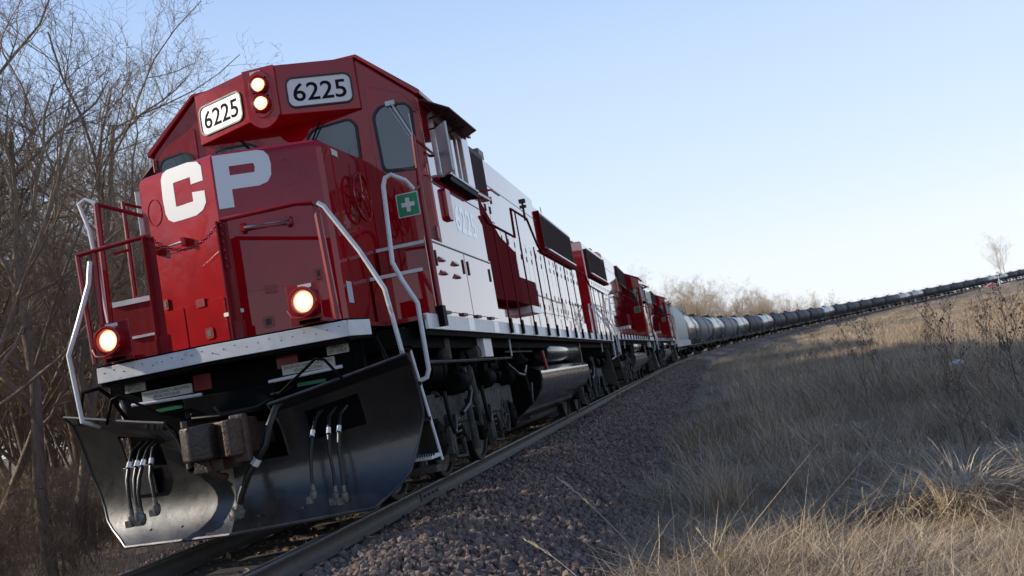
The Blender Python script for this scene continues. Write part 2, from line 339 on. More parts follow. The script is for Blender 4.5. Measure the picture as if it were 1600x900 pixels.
ss = np.concatenate([np.arange(-14, 40, 0.35), np.arange(40, 160, 1.2), np.arange(160, 745, 4)])
us = np.array([-3.5, -3.0, -2.6, -2.2, -1.85, -1.5, -1.1, -0.7, -0.3, 0.1, 0.5, 0.8, 1.15, 1.5, 1.8, 2.1, 2.4, 2.7, 3.0, 3.3, 3.6])
BV = []
def ballast_z(u): return (-0.165 if abs(u) > 0.9 else -0.20)-max(0, abs(u)-1.6)*0.30
for s in ss:
    for u in us:
        p = on_path(float(s), float(u)); edge = abs(u) > 3.2
        BV.append((p.x, p.y, p.z+ballast_z(u)-(0.12 if edge else 0)+0.03*noise.noise(Vector((p.x*1.7, p.y*1.7, 3)))))
bal = grid_mesh('ballast_bed', BV, len(ss), len(us), M['ballast']); tag(bal, kind='structure')

track = empty('railway_track', (0, 0, 0), 0, 'single railway track curving away to the right under the whole train', 'railway track')
prof = [(-0.068, -0.172), (0.068, -0.172), (0.068, -0.160), (0.012, -0.142), (0.010, -0.045), (0.036, -0.034), (0.037, -0.010), (0.030, -0.002), (0.0, 0.0),
        (-0.030, -0.002), (-0.037, -0.010), (-0.036, -0.034), (-0.010, -0.045), (-0.012, -0.142), (-0.068, -0.160)]
rs_ = np.concatenate([np.arange(-14, 60, 2.0), np.arange(60, 745, 4.0)])
for sx in (1, -1):
    V = [tuple(on_path(float(s), sx*0.754+a, b)) for s in rs_ for a, b in prof]
    n = len(prof); F = [(i*n+k, i*n+(k+1) % n, (i+1)*n+(k+1) % n, (i+1)*n+k) for i in range(len(rs_)-1) for k in range(n)]
    me = raw_mesh('rail', V, F, M['rail']); me.materials.append(M['railtop'])
    mi = [1 if (j % n) in (6, 7, 8, 9) else 0 for j in range(len(F))]; me.polygons.foreach_set('material_index', mi); me.update()
    o = link_mesh('rail', me, track)
sm = MB().box(-1.3, 1.3, -0.11, 0.11, -0.35, -0.178).mesh('sleeper', M['sleeper'])
for i in range(280):
    s = -9+0.56*i; x, y, t = path(s); link_mesh('sleeper', sm, track, (x, y, float(lift(s))+random.uniform(-.004, .0)), (0, 0, -t+random.uniform(-.02, .02)))
pm = MB().box(-0.10, 0.10, -0.09, 0.09, -0.178, -0.171).box(-0.085, -0.065, -0.05, -0.02, -0.171, -0.145).box(0.065, 0.085, 0.02, 0.05, -0.171, -0.145).mesh('tie_plate', M['rail'])
for i in range(60):
    for sx in (1, -1):
        s = -9+0.56*i; link_mesh('tie_plate', pm, track, (sx*0.754, s, 0), (0, 0, 0))
# bolted joint in the near rail
jb = MB().box(0.766, 0.778, 2.5, 3.2, -0.135, -0.05)
for k in range(4): jb.cyl((0.778, 2.6+k*0.16, -0.09), (0.80, 2.6+k*0.16, -0.09), 0.016, 6)
jb.build('joint_bar', M['rail'], track)

# ------------------------------------------------------------------ scattering of uncountable stuff (geometry nodes)
def scatter(name, P, scale, rot, kind_idx, sources, label, cat):
    me = bpy.data.meshes.new(name); me.vertices.add(len(P)); me.vertices.foreach_set('co', np.asarray(P, np.float32).ravel())
    a = me.attributes.new('sc', 'FLOAT_VECTOR', 'POINT'); a.data.foreach_set('vector', np.asarray(scale, np.float32).ravel())
    a = me.attributes.new('ro', 'FLOAT_VECTOR', 'POINT'); a.data.foreach_set('vector', np.asarray(rot, np.float32).ravel())
    a = me.attributes.new('ki', 'INT', 'POINT'); a.data.foreach_set('value', np.asarray(kind_idx, np.int32))
    me.update(); o = bpy.data.objects.new(name, me); COL.objects.link(o)
    cc = bpy.data.collections.new(name+'_pieces')
    for i, sme in enumerate(sources):
        so = bpy.data.objects.new('%s_piece_%02d' % (name, i), sme); cc.objects.link(so)
    g = bpy.data.node_groups.new(name+'_scatter', 'GeometryNodeTree')
    g.interface.new_socket('Geometry', in_out='INPUT', socket_type='NodeSocketGeometry'); g.interface.new_socket('Geometry', in_out='OUTPUT', socket_type='NodeSocketGeometry')
    N = g.nodes; L = g.links; gi = N.new('NodeGroupInput'); go = N.new('NodeGroupOutput'); ip = N.new('GeometryNodeInstanceOnPoints')
    ci = N.new('GeometryNodeCollectionInfo'); ci.inputs['Collection'].default_value = cc; ci.inputs['Separate Children'].default_value = True; ci.inputs['Reset Children'].default_value = True
    def attr(nm, ty):
        q = N.new('GeometryNodeInputNamedAttribute'); q.data_type = ty; q.inputs['Name'].default_value = nm; return q.outputs['Attribute']
    mp = N.new('GeometryNodeMeshToPoints'); L.new(gi.outputs[0], mp.inputs['Mesh']); L.new(mp.outputs[0], ip.inputs['Points'])
    L.new(ci.outputs[0], ip.inputs['Instance']); ip.inputs['Pick Instance'].default_value = True
    L.new(attr('ki', 'INT'), ip.inputs['Instance Index']); L.new(attr('sc', 'FLOAT_VECTOR'), ip.inputs['Scale'])
    er = N.new('FunctionNodeEulerToRotation'); L.new(attr('ro', 'FLOAT_VECTOR'), er.inputs[0]); L.new(er.outputs[0], ip.inputs['Rotation'])
    L.new(ip.outputs[0], go.inputs[0]); md = o.modifiers.new('scatter', 'NODES'); md.node_group = g
    return tag(o, label, cat, kind='stuff')

# ballast stones
def stone_mesh(k):
    import bmesh
    rnd = random.Random(k); bm = bmesh.new(); bmesh.ops.create_icosphere(bm, subdivisions=1, radius=1)
    ax = Vector((rnd.uniform(.75, 1.2), rnd.uniform(.6, .95), rnd.uniform(.5, .8)))
    for v in bm.verts:
        q = noise.noise(v.co*1.1+Vector((k*7, 0, 0))); v.co = Vector((v.co.x*ax.x, v.co.y*ax.y, v.co.z*ax.z))*(1+0.55*q)
    me = bpy.data.meshes.new('stone'); bm.to_mesh(me); bm.free(); me.materials.append(M['stone']); return me
stones = [stone_mesh(k) for k in range(7)]
P, S_, K_ = [], [], []
def add_stones(n, s0, s1, u0, u1, r0, r1, pw=1.0):
    for _ in range(n):
        s = s0+(s1-s0)*(random.random()**pw); u = random.uniform(u0, u1)
        if -0.85 < abs(u)-0.754 < 0.08 and abs(abs(u)-0.754) < 0.09: continue
        r = random.uniform(r0, r1)*random.uniform(0.7, 1.25)
        p = on_path(s, u); zz = p.z+ballast_z(u)+0.03*noise.noise(Vector((p.x*1.7, p.y*1.7, 3)))+r*random.uniform(-0.1, 0.45)
        if abs(u) < 1.3: zz -= 0.015
        P.append((p.x, p.y, zz)); S_.append((r, r, r)); K_.append(random.randrange(7))
add_stones(15000, -3, 7, 0.85, 3.6, 0.014, 0.042)
add_stones(14000, 7, 24, 0.85, 3.6, 0.018, 0.048, 1.3)
add_stones(8000, 24, 80, 0.85, 3.3, 0.035, 0.065, 1.5)
add_stones(9000, -4, 9, -1.6, 0.7, 0.016, 0.032)
add_stones(7000, 9, 40, -0.66, 0.66, 0.022, 0.038, 1.3)
add_stones(3500, -4, 9, -3.3, -1.6, 0.016, 0.03)
for _ in range(900):   # strays among the grass edge
    s = random.uniform(-2, 20); u = 3.3+abs(random.gauss(0, 0.5)); p = on_path(s, u); z = float(ground_z([(p.x, p.y)])[0]); r = random.uniform(.014, .03)
    P.append((p.x, p.y, z+0.01)); S_.append((r, r, r)); K_.append(random.randrange(7))
rot = np.random.uniform(0, 6.28, (len(P), 3))
scatter('ballast_stones', P, S_, rot, K_, stones, 'loose grey and pink ballast stones covering the shoulder of the track', 'ballast')
# fallen leaves between the rails and on the left
lf = []
for k in range(4):
    rnd = random.Random(k+50); w = rnd.uniform(.45, .7)
    vs = [(0, -1, 0), (w*.7, -.4, .15), (w, .2, .28), (w*.5, .7, .1), (0, 1, -.1), (-w*.5, .7, .12), (-w, .2, .3), (-w*.7, -.4, .1), (0, 0, -.05)]
    me = bpy.data.meshes.new('leaf'); me.from_pydata(vs, [], [(8, i, (i+1) % 8) for i in range(8)]); me.materials.append(M['leaf']); lf.append(me)
P, S_, K_ = [], [], []
for _ in range(5200):
    if random.random() < 0.28: s = -3+45*random.random()**1.4; u = random.uniform(-0.66, 0.66)*random.choice((1, 1)); 
    else: s = random.uniform(-4, 30); u = -1.4-12*random.random()**1.3
    p = on_path(s, u); z = (p.z-0.19) if u > -1.5 else (p.z+ballast_z(u)+.02 if u > -3.1 else float(ground_z([(p.x, p.y)])[0])+0.03)
    P.append((p.x, p.y, z)); r = random.uniform(.018, .045); S_.append((r, r, r)); K_.append(random.randrange(4))
scatter('fallen_leaves', P, S_, np.column_stack([np.random.normal(0, .5, (len(P), 2)), np.random.uniform(0, 6.28, len(P))]), K_, lf, 'brown fallen leaves lying along and left of the track', 'leaves')

# ------------------------------------------------------------------ locomotive
def wheel_set(parent, y, r=0.508, gauge=0.745, m='steel', name='wheel'):
    for sx in (1, -1):
        b = MB(); b.lathe([(-.068, .30), (-.068, r+.026), (-.045, r+.022), (-.03, r+.001), (.066, r-.003), (.07, r-.05), (.035, r-.07), (.025, .2), (.06, .13), (.06, 0)], (sx*gauge, y, r), (sx, 0, 0), 36)
        b.build(name, M[m], parent, smooth=True, sharp=30)
    MB().cyl((-gauge, y, r), (gauge, y, r), 0.09, 12).build('axle', M['under'], parent)

def loco_bogie(root, yc, name='bogie'):
    """three-axle truck: side frames with arches, journal boxes, springs, cylinders, wheels"""
    b = MB()
    prof = [(-2.95, .62), (-2.95, .88), (-2.72, .97), (-1.62, .97), (-1.45, .90), (-.72, .90), (-.55, .99), (.95, .99), (1.1, .92), (1.62, .92), (1.80, .97), (2.72, .97), (2.95, .88), (2.95, .62),
            (2.62, .60), (2.40, .40), (2.30, .40), (2.28, .66), (1.80, .66), (1.78, .40), (1.66, .40), (1.35, .60), (.60, .62), (.38, .40), (.28, .40), (.26, .68), (-.26, .68), (-.28, .40), (-.38, .40), (-.62, .62), (-1.35, .60),
            (-1.66, .40), (-1.78, .40), (-1.80, .66), (-2.28, .66), (-2.30, .40), (-2.40, .40), (-2.62, .60)]
    for sx in (1, -1):
        n = len(prof); vs = [(sx*x, yc+a, z) for x in (1.10, 1.26) for a, z in prof]
        b.v += [tuple(v) for v in vs] if False else []
        # split into convex-ish strips so the arches read as openings
        for y0, y1, z0, z1 in ((-2.95, -2.35, .62, .95), (-2.35, -1.75, .72, .97), (-1.75, -.33, .62, .93), (-.33, .33, .74, .96), (.33, 1.75, .62, .98), (1.75, 2.35, .72, .97), (2.35, 2.6, .66, .93)):
            b.box(sx*1.10, sx*1.25, yc+y0, yc+y1, z0, z1)
        for c in (-2.05, 0, 2.05):
            for e in (-.36, .28): b.box(sx*1.09, sx*1.235, yc+c+e, yc+c+e+.08, .38, .70)
            b.add([(sx*1.09, yc+c-.62, .62), (sx*1.09, yc+c-.36, .62), (sx*1.09, yc+c-.36, .40), (sx*1.22, yc+c-.62, .62), (sx*1.22, yc+c-.36, .62), (sx*1.22, yc+c-.36, .40)], [(0, 1, 2), (3, 5, 4), (0, 3, 4, 1), (1, 4, 5, 2), (2, 5, 3, 0)])
    for y in (-1.0, 1.0): b.box(-1.1, 1.1, yc+y-.2, yc+y+.2, .60, .85)
    B = b.build(name, M['frame'], root, bevel=0.012)
    sl = MB()
    for sx in (1, -1):
        for k, y in enumerate((-2.62, -2.48, -2.34, -2.2, -.05, .12, .62, .78, .94, 1.55)):
            sl.box(sx*1.245, sx*1.253, yc+y, yc+y+.05, .74 if k % 2 else .76, .88)
        for y in (-2.85, -1.5, -1.2, .4, 1.2, 1.4, 2.5): sl.cyl((sx*1.25, yc+y, .91), (sx*1.262, yc+y, .91), .018, 6)
    sl.build('slot', M['rubber'], B)
    for c in (-2.05, 0, 2.05):
        wheel_set(B, yc+c)
        for sx in (1, -1):
            j = MB(); j.box(sx*1.0, sx*1.28, yc+c-.2, yc+c+.2, .36, .70); j.lathe([(0, .17), (.05, .17), (.07, .13), (.075, 0)], (sx*1.28, yc+c, .52), (sx, 0, 0), 18)
            for a in range(4): j.cyl((sx*1.30, yc+c+.1*math.cos(a*1.57+.8), .52+.1*math.sin(a*1.57+.8)), (sx*1.365, yc+c+.1*math.cos(a*1.57+.8), .52+.1*math.sin(a*1.57+.8)), .018, 6)
            j.build('journal_box', M['under'], B, bevel=.008)
    for sx in (1, -1):
        for y in (-1.15, -.85, .85, 1.15):
            s = MB(); s.tube([(sx*1.18+.075*math.cos(a*.7), yc+y+.075*math.sin(a*.7), .40+a*.0075) for a in range(0, 44)], .016, 5); s.build('coil_spring', M['steel'], B, smooth=True)
        for y, l in ((-1.05, .36), (.45, .36), (1.9, .3)):     # brake cylinders, horizontal
            c = MB(); c.lathe([(0, 0), (0, .105), (.03, .125), (l, .125), (l+.03, .10), (l+.03, 0)], (sx*1.30, yc+y, 1.06), (0, 1, 0), 18); c.box(sx*1.2, sx*1.3, yc+y+.05, yc+y+.25, .93, 1.05)
            c.build('brake_cylinder', M['under'], B, smooth=True)
        d = MB()                                              # vertical dampers and links
        d.tube([(sx*1.36, yc-.42, 1.20), (sx*1.36, yc-.30, .78)], .045, 10); d.tube([(sx*1.36, yc-.30, .78), (sx*1.36, yc-.24, .56)], .03, 8)
        d.cyl((sx*1.25, yc-.42, 1.20), (sx*1.38, yc-.42, 1.20), .03, 8); d.cyl((sx*1.25, yc-.24, .56), (sx*1.38, yc-.24, .56), .03, 8)
        d.tube([(sx*1.33, yc-.62, .86), (sx*1.34, yc-.6, .40)], .038, 8)
        d.tube([(sx*1.34, yc-.60, .55), (sx*1.34, yc-.58, .30)], .045, 8)
        d.build('damper', M['steelwhite'] if False else M['frame'], B, smooth=True)
        for y in (-1.7, .2):                                  # air hoses looping to the cylinders
            h = MB(); h.tube([(sx*1.34, yc+y+.1*t, .98-.34*math.sin(t*.9)-.05*t) for t in [k*.45 for k in range(8)]], .026, 8); h.build('air_hose', M['hose'], B, smooth=True)
        h = MB(); h.tube([(sx*1.38, yc-1.2, .72), (sx*1.40, yc-.9, .80), (sx*1.38, yc-.62, .93), (sx*1.34, yc-.6, 1.2)], .03, 8)
        h.build('air_hose', M['hose'], B, smooth=True)
        for y in (-1.62, .52, -2.9):                    # brake rigging brackets hanging low
            g = MB()
            g.tube([(sx*1.31, yc+y, .62), (sx*1.33, yc+y+.06, .30), (sx*1.33, yc+y+.55, .27), (sx*1.31, yc+y+.60, .46)], .022, 6)
            g.box(sx*1.25, sx*1.33, yc+y-.05, yc+y+.16, .34, .60)
            g.obox((sx*1.29, yc+y+.12, .5), (.03, 0, 0), (0, .05, .0), (0, .06, .24))
            g.build('brake_rigging', M['frame'], B)
        w = MB(); w.tube([(sx*1.40, yc+1.12+.17*math.cos(a*.349), .56+.2*math.sin(a*.349)) for a in range(19)], .014, 6)
        for a in range(5): w.tube([(sx*1.40, yc+1.12, .56), (sx*1.40, yc+1.12+.17*math.cos(a*1.257), .56+.2*math.sin(a*1.257))], .01, 5)
        w.build('chain_wheel', M['frame'], B)
    yc2 = 3.55 if yc < 9 else 15.4
    for o in [B]+list(B.children):
        n = len(o.data.vertices); co = np.empty(n*3, np.float32); o.data.vertices.foreach_get('co', co); co = co.reshape(-1, 3); cy = (co[:, 1].max()+co[:, 1].min())/2
        if o.name.split('.')[0] in ('wheel', 'axle', 'journal_box', 'coil_spring', 'chain_wheel', 'brake_cylinder'): co[:, 1] += yc2+(cy-yc)*.89-cy
        else: co[:, 1] = yc2+(co[:, 1]-yc)*.89
        o.data.vertices.foreach_set('co', co.ravel()); o.data.update()
    return B

def coupler(root, y, s, m='rust'):
    """knuckle coupler facing along s*y"""
    ox = .11 if m == 'rust' else 0
    f = lambda a, b, d: (a+ox, y+s*b, d)
    hd = MB().prism([(-.14, -.45), (.15, -.45), (.17, -.12), (.27, .0), (.27, .12), (.22, .20), (.15, .20), (.13, .06), (.0, .02), (-.06, -.02), (-.20, -.05)], f, .76, 1.05)
    hd.prism([(.14, -.05), (.30, .02), (.30, .10), (.17, .10)], f, .70, 1.08)
    hd.box(-.10+ox, .12+ox, y-s*.9, y-s*.4, .80, 1.0)
    H = hd.build('coupler', M[m], root, bevel=0.018)
    MB().prism([(-.05, -.03), (.03, .05), (.03, .15), (-.03, .20), (-.14, .22), (-.24, .15), (-.25, .02), (-.2, -.05)], f, .765, 1.045).build('knuckle', M['knuckle'] if m == 'rust' else M[m], H, bevel=0.022)
    MB().cyl((-.16, y-s*.0, .72), (-.16, y, 1.10), .028, 8).build('knuckle_pin', M[m], H)
    MB().tube([(-.0, y+s*.02, .76), (.02, y+s*.02, .68), (.05, y-s*.1, .60), (.0, y-s*.25, .60)], .035, 8).box(-.12, .14, y-s*.3, y+s*.02, .66, .76).build('lock_lift', M[m], H, bevel=.01)
    return H

def glass_panel(root, name, poly, fn, gasket=0.028, d=0.0):
    """window: gasket ring proud of the wall, glass sunk inside it. poly in wall coordinates, fn(a,b,d) with d outward"""
    cx = sum(p[0] for p in poly)/len(poly); cz = sum(p[1] for p in poly)/len(poly)
    w = max(p[0] for p in poly)-min(p[0] for p in poly); h = max(p[1] for p in poly)-min(p[1] for p in poly)
    inner = [(cx+(a-cx)*(1-2*gasket/w), cz+(b-cz)*(1-2*gasket/h)) for a, b in poly]
    W_ = ring(MB(), poly, inner, fn, -0.005, 0.018+d).build(name, M['rubber'], root)
    MB().prism(inner, fn, -0.004, 0.006+d).build('pane', M['glass'], W_)
    return W_
def smooth_poly(pts, r=0.07, n=4):
    out = []; N = len(pts)
    for i in range(N):
        p = Vector((*pts[i], 0)); a = Vector((*pts[i-1], 0)); b = Vector((*pts[(i+1) % N], 0))
        da = (a-p); db = (b-p); rr_ = min(r, da.length*.45, db.length*.45); q0 = p+da.normalized()*rr_; q1 = p+db.normalized()*rr_
        for k in range(n+1):
            t = k/n; q = q0*(1-t)**2+p*2*t*(1-t)+q1*t*t; out.append((q.x, q.y))
    return out

YF = 2.15          # plane of the cab front
def facet(sx, y0=0.37, x1=0.94, y1=0.68):
    """coordinates on one half of the nose front: a from the ridge outward, b = height, d outward"""
    L_ = math.hypot(x1, y1-y0); ux, uy = x1/L_, (y1-y0)/L_
    return lambda a, b, d: (sx*(a*ux+d*uy), y0+a*uy-d*ux, b)

def make_loco(number=None, name='locomotive', eave=4.13, chamfer=0.96):
    root = empty(name)
    # ---- frame, sills, decks
    MB().box(-1.42, 1.42, .55, 19.2, 1.42, 1.60).box(-.55, .55, .5, 19.2, 1.05, 1.42).build('underframe', M['under'], root)
    MB().box(-1.56, 1.56, 1.0, 19.15, 1.665, 1.705).box(-1.18, 1.18, .02, 1.0, 1.665, 1.70).build('deck', M['red2'], root)
    for sx in (1, -1):
        sill = MB().box(sx*1.545, sx*1.575, 1.05, 19.1, 1.575, 1.722).build('side_sill', M['white'], root)
        st = MB()
        for k in range(14): st.box(sx*1.575, sx*1.578, 1.35+k*1.3, 1.62+k*1.3, 1.582, 1.716)
        st.build('reflector_strip', M['steelwhite'] if False else M['letter'], sill)
        MB().box(sx*1.50, sx*1.545, 1.05, 19.1, 1.52, 1.70).build('sill_web', M['under'], sill)
    # ---- front anticlimber, slightly pointed
    P0 = [(-1.27, .32), (-1.18, .02), (0, -.11), (1.18, .02), (1.27, .32)]
    for z0, z1, o_, m in ((1.565, 1.70, 0, 'white'), (1.53, 1.565, .02, 'black'), (1.70, 1.716, .01, 'black')):
        pts = [(x*(1-o_*.5), y+o_) for x, y in P0]; inner = [(1.1, .4), (0, .3), (-1.1, .4)]
        MB().prism(pts+inner, lambda a, b, d: (a, b, d), z0, z1).build('anticlimber' if m == 'white' else 'anticlimber_edge', M[m], root, bevel=.004)
    rv = MB()
    for k in range(-11, 12):
        x = k*.1; y = -.11+abs(x)*.13/1.18
        rv.cyl((x, y+.01, 1.63+.015*(k % 3)), (x, y-.004, 1.63+.015*(k % 3)), .006, 6)
    rv.build('rivet', M['steel'], root)
    # ---- pilot bulkhead
    MB().box(-1.15, 1.15, .34, .42, .55, 1.53).build('front_bulkhead', M['black'], root)
    MB().box(-.42, .42, .05, .34, 1.12, 1.30).box(-.32, .32, -.05, .34, 1.08, 1.13).build('buffer_housing', M['black'], root, bevel=.01)
    MB().box(-.45, -.28, .325, .34, 1.36, 1.50).box(.36, .56, .325, .34, 1.42, 1.53).build('red_bulkhead_plate', M['red2'], root)
    if number:
        for sx in (-1, 1):
            c = .94 if sx > 0 else -1.02
            p = MB().box(c-.10, c+.10, .315, .335, 1.455, 1.545).build('notice_plate', M['signwhite'], root, label='small white EMERG. LIFT ONLY plate')
            text('EMERG.\nLIFT ONLY', 'lettering', M['navy'], p, (c, .3145, 1.50), (1, 0, 0), (0, 0, 1), .070, .165, .001)
            c = .65 if sx > 0 else -.715
            p = MB().box(c-.245, c+.245, .315, .335, 1.355, 1.44).build('notice_plate', M['signwhite'], root, label='long white cable jumper warning plate')
            text('DANGER DISCONNECT CABLE JUMPERS\nBEFORE UNCOUPLING', 'lettering', M['navy'], p, (c, .3145, 1.398), (1, 0, 0), (0, 0, 1), .062, .46, .001)
            MB().box(c-.12, c+.14, .30, .33, 1.235, 1.265).build('label_strip', M['green2'], root)
    for sx in (1, -1):
        # uncoupling lever, black cut bar
        MB().tube([(sx*.32, .20, 1.318), (sx*1.0, .20, 1.335)], .016, 8).build('lift_bar', M['letter'], root)
        MB().tube([(sx*.30, .1, 1.20), (sx*.55, -.1, 1.20), (sx*.9, -.12, 1.42), (sx*.98, -.12, 1.40), (sx*1.1, -.06, 1.20)], .013, 6).build('uncoupling_lever', M['black'], root, smooth=True)
        MB().tube([(sx*1.10, .25, 1.22), (sx*1.14, .1, 1.45), (sx*1.22, .08, 1.53), (sx*1.38, .08, 1.52), (sx*1.46, .08, 1.25)], .018, 8).build('step_guard_loop', M['black'], root, smooth=True)
        # step well: sloping face plate, treads
        MB().prism([(.98, 1.62), (1.38, 1.62), (1.53, .37), (1.36, .39), (1.0, .60)], lambda a, b, d: (sx*a, d, b), .93, .95).build('step_plate', M['brown'], root)
        e = MB(); e.tube([(sx*1.375, .925, 1.60), (sx*1.53, .925, .37)], .014, 6); e.build('step_plate_edge', M['white'], root)
        for k, z in enumerate((.41, .74, 1.07, 1.40)):
            w = .035*(3-k); t = MB().box(sx*(1.20+w*.5), sx*(1.42+w), .62-.0*k, .92, z, z+.035).build('step_tread', M['white'] if k == 0 else M['under'], root)
            if k == 0:
                q = MB()
                for i in range(12): q.box(sx*(1.255+w*.5+i*.0215), sx*(1.265+w*.5+i*.0215), .612, .625, z+.03, z+.05)
                q.build('tread_teeth', M['black'], t)
        MB().box(sx*1.15, sx*1.5, .80, .98, .28, .34).tube([(sx*.85, .95, .34), (sx*.95, .9, .22), (sx*1.3, .9, .24), (sx*1.33, .9, .4)], .025, 6).build('rail_guard', M['frame'], root)
    # ---- snow plow: V in plan, hollow in section, two hose openings
    def plow_pt(sx, x, t):
        ztop = 1.12+max(0, x-.5)*.195; z = .13+t*(ztop-.13)
        xo = np.interp(z, [.13, .34, .82, 1.35], [1.15, 1.42, 1.60, 1.61])
        x = min(x, float(xo)); ztop = 1.12+max(0, x-.5)*.195; z = .13+t*(ztop-.13)
        bev = -.08 if t > .96 else 0
        return Vector((sx*x, -.25+.26*x+.20*math.sin(math.pi*min(t, 1)**.85)+bev, z))
    xs = [0, .12, .24, .36, .46, .57, .68, .83, .98, 1.13, 1.2, 1.28, 1.36, 1.44, 1.52, 1.62]
    tsr = [0, .06, .13, .2, .3, .4, .5, .55, .62, .70, .78, .86, .93, 1.0]
    pl = MB(); th = .022
    for sx in (1, -1):
        idx = {}
        for i, x in enumerate(xs):
            for j, t in enumerate(tsr):
                p = plow_pt(sx, x, t)
                idx[i, j] = len(pl.v); pl.v.append(tuple(p)); pl.v.append((p.x, p.y+th, p.z))
        for i in range(len(xs)-1):
            for j in range(len(tsr)-1):
                if xs[i+1] <= .47 and tsr[j] >= .54: continue                      # coupler opening
                if .67 < (xs[i]+xs[i+1])/2 < 1.13 and .61 < (tsr[j]+tsr[j+1])/2 < .87: continue   # hose opening
                q = [idx[i, j], idx[i+1, j], idx[i+1, j+1], idx[i, j+1]]
                a = [Vector(pl.v[k]) for k in q]
                if (a[1]-a[0]).length < 1e-4 and (a[2]-a[3]).length < 1e-4: continue
                pl.f.append(tuple(q)); pl.f.append(tuple(k+1 for k in q[::-1]))
    PL = pl.build('snow_plow', M['plow'], root, smooth=True, sharp=25)
    ed = MB()
    for sx in (1, -1):
        ed.tube([plow_pt(sx, x, 0)+Vector((0, -.004, .0)) for x in (0, .4, .8, 1.16)], .016, 6)
        ed.tube([plow_pt(sx, x, 1.0) for x in (.47, .8, 1.2, 1.6)], .013, 6); ed.tube([plow_pt(sx, 1.62, t) for t in tsr], .011, 6)
        ed.tube([plow_pt(sx, .47, t) for t in (.55, .7, .85, 1.0)], .011, 6)
    ed.build('plow_edge', M['plowedge'], PL, smooth=True)
    bt = MB()
    for sx in (1, -1):
        for x in (.2, .55, .9): 
            for t in (.1,): q = plow_pt(sx, x, t); bt.lathe([(-.004, 0), (-.004, .014), (.01, .014)], q, (0, 1, 0), 6)
    bt.build('plow_bolt', M['plowedge'], PL)
    q0 = plow_pt(-1, .99, .60)
    if number: MB().obox((q0.x+.0, q0.y-.03, q0.z-.11), (.17, -.05, .0), (0, .012, 0), (0, -.02, .13)).build('plow_flap', M['plowedge'], PL, bevel=.006)
    coupler(root, -.45, -1)
    # air hoses
    def hose(pts, name='air_hose', r=.018, clip=.45, m='hose'):
        h = MB().tube(pts, r, 8).build(name, M[m], root, smooth=True)
        a, b = Vector(pts[-2]), Vector(pts[-1]); d = (b-a).normalized()
        g = MB(); g.lathe([(-.02, r*1.1), (.03, r*1.25), (.04, r*2.0), (.09, r*2.1), (.12, r*1.2), (.13, 0)], b, d, 10); g.obox(b+d*.10+Vector((-.03, -.01, 0)), (.03, 0, 0), (0, .014, 0), (0, 0, .028))
        g.build('glad_hand', M['hosefit'], h, smooth=True)
        i = max(1, int(len(pts)*clip)); c = Vector(pts[i]); dd = (Vector(pts[i])-Vector(pts[i-1])).normalized()
        MB().lathe([(-.03, r*1.15), (-.03, r*1.3), (.03, r*1.3), (.03, r*1.15)], c, dd, 8).build('hose_band', M['letter'], h)
    if number:
        hose([(.56, -.02, 1.14), (.54, -.22, 1.08), (.50, -.30, .95), (.46, -.33, .80), (.36, -.35, .68), (.28, -.36, .58), (.20, -.36, .44), (.16, -.34, .36)], 'brake_pipe_hose', .029, .5)
        for x, zb, dx in ((.78, .40, -.04), (.90, .36, .03), (1.0, .35, .0)):
            hose([(x, .16, 1.0), (x+.003, -.02, .94), (x+.01+dx*.3, -.12, .82), (x+dx*.6, -.17, .66), (x+dx, -.18, .50), (x+dx, -.19, zb)], r=.015, clip=.4)
        for x, zb, dx in ((-.92, .44, .02), (-.84, .46, .0), (-.77, .44, -.04), (-.72, .50, .05)):
            hose([(x, .16, 1.0), (x, -.02, .93), (x+.01+dx*.3, -.12, .82), (x+dx*.6, -.17, .70), (x+dx, -.19, .58), (x+dx+.01, -.20, zb)], r=.017, clip=.4)
        for sx in (1, -1): MB().tube([(sx*.5, .3, 1.25), (sx*.3, -.05, 1.12), (.0, -.12, 1.10), (-.05, -.12, 1.18)], .012, 6).build('electric_cable', M['hose'], root, smooth=True)
    # ---- short nose
    NP = [(-.94, .72), (-.905, .6685), (0, .37), (.905, .6685), (.94, .72), (.94, YF+.02), (-.94, YF+.02)]
    nose = MB(); n = len(NP)
    vs = []
    for z, ins in ((1.70, 0), (3.38, 0), (3.435, .012), (3.465, .045), (3.475, .10)):
        for x, y in NP: vs.append((x*(1-ins/.94), y+(ins if y < 1 else 0), z+(0.04*(y-.4) if z > 3 else 0)))
    nose.add(vs, [(i*n+k, i*n+(k+1) % n, (i+1)*n+(k+1) % n, (i+1)*n+k) for i in range(4) for k in range(n)]+[tuple(4*n+k for k in range(n))])
    NO = nose.build('nose', M['red'], root, smooth=True, sharp=14)
    for sx in (1, -1):
        F = facet(sx)
        hc = [(.66+.10*math.cos(a*.314), 3.20+.135*math.sin(a*.314)) for a in range(20)]; hi = [(.66+.088*math.cos(a*.314), 3.20+.12*math.sin(a*.314)) for a in range(20)]
        ca = .66 if sx > 0 else .79; cz_ = 3.20 if sx > 0 else 3.10
        hc = [(ca+.095*math.cos(a*.2618), cz_+.13*math.sin(a*.2618)) for a in range(24)]; hi = [(ca+.088*math.cos(a*.2618), cz_+.122*math.sin(a*.2618)) for a in range(24)]
        ring(MB(), hc, hi, F, -.001, .005).build('classification_light_cover', M['red'], NO)
        g = MB(); a0, a1 = (.22, .63) if sx > 0 else (.44, .82)
        g.tube([F(a0, 2.735, .0), F(a0, 2.735, .06), F(a1, 2.735, .06), F(a1, 2.735, 0)], .014, 8)
        G_ = g.build('grab_iron', M['white'], NO, smooth=True)
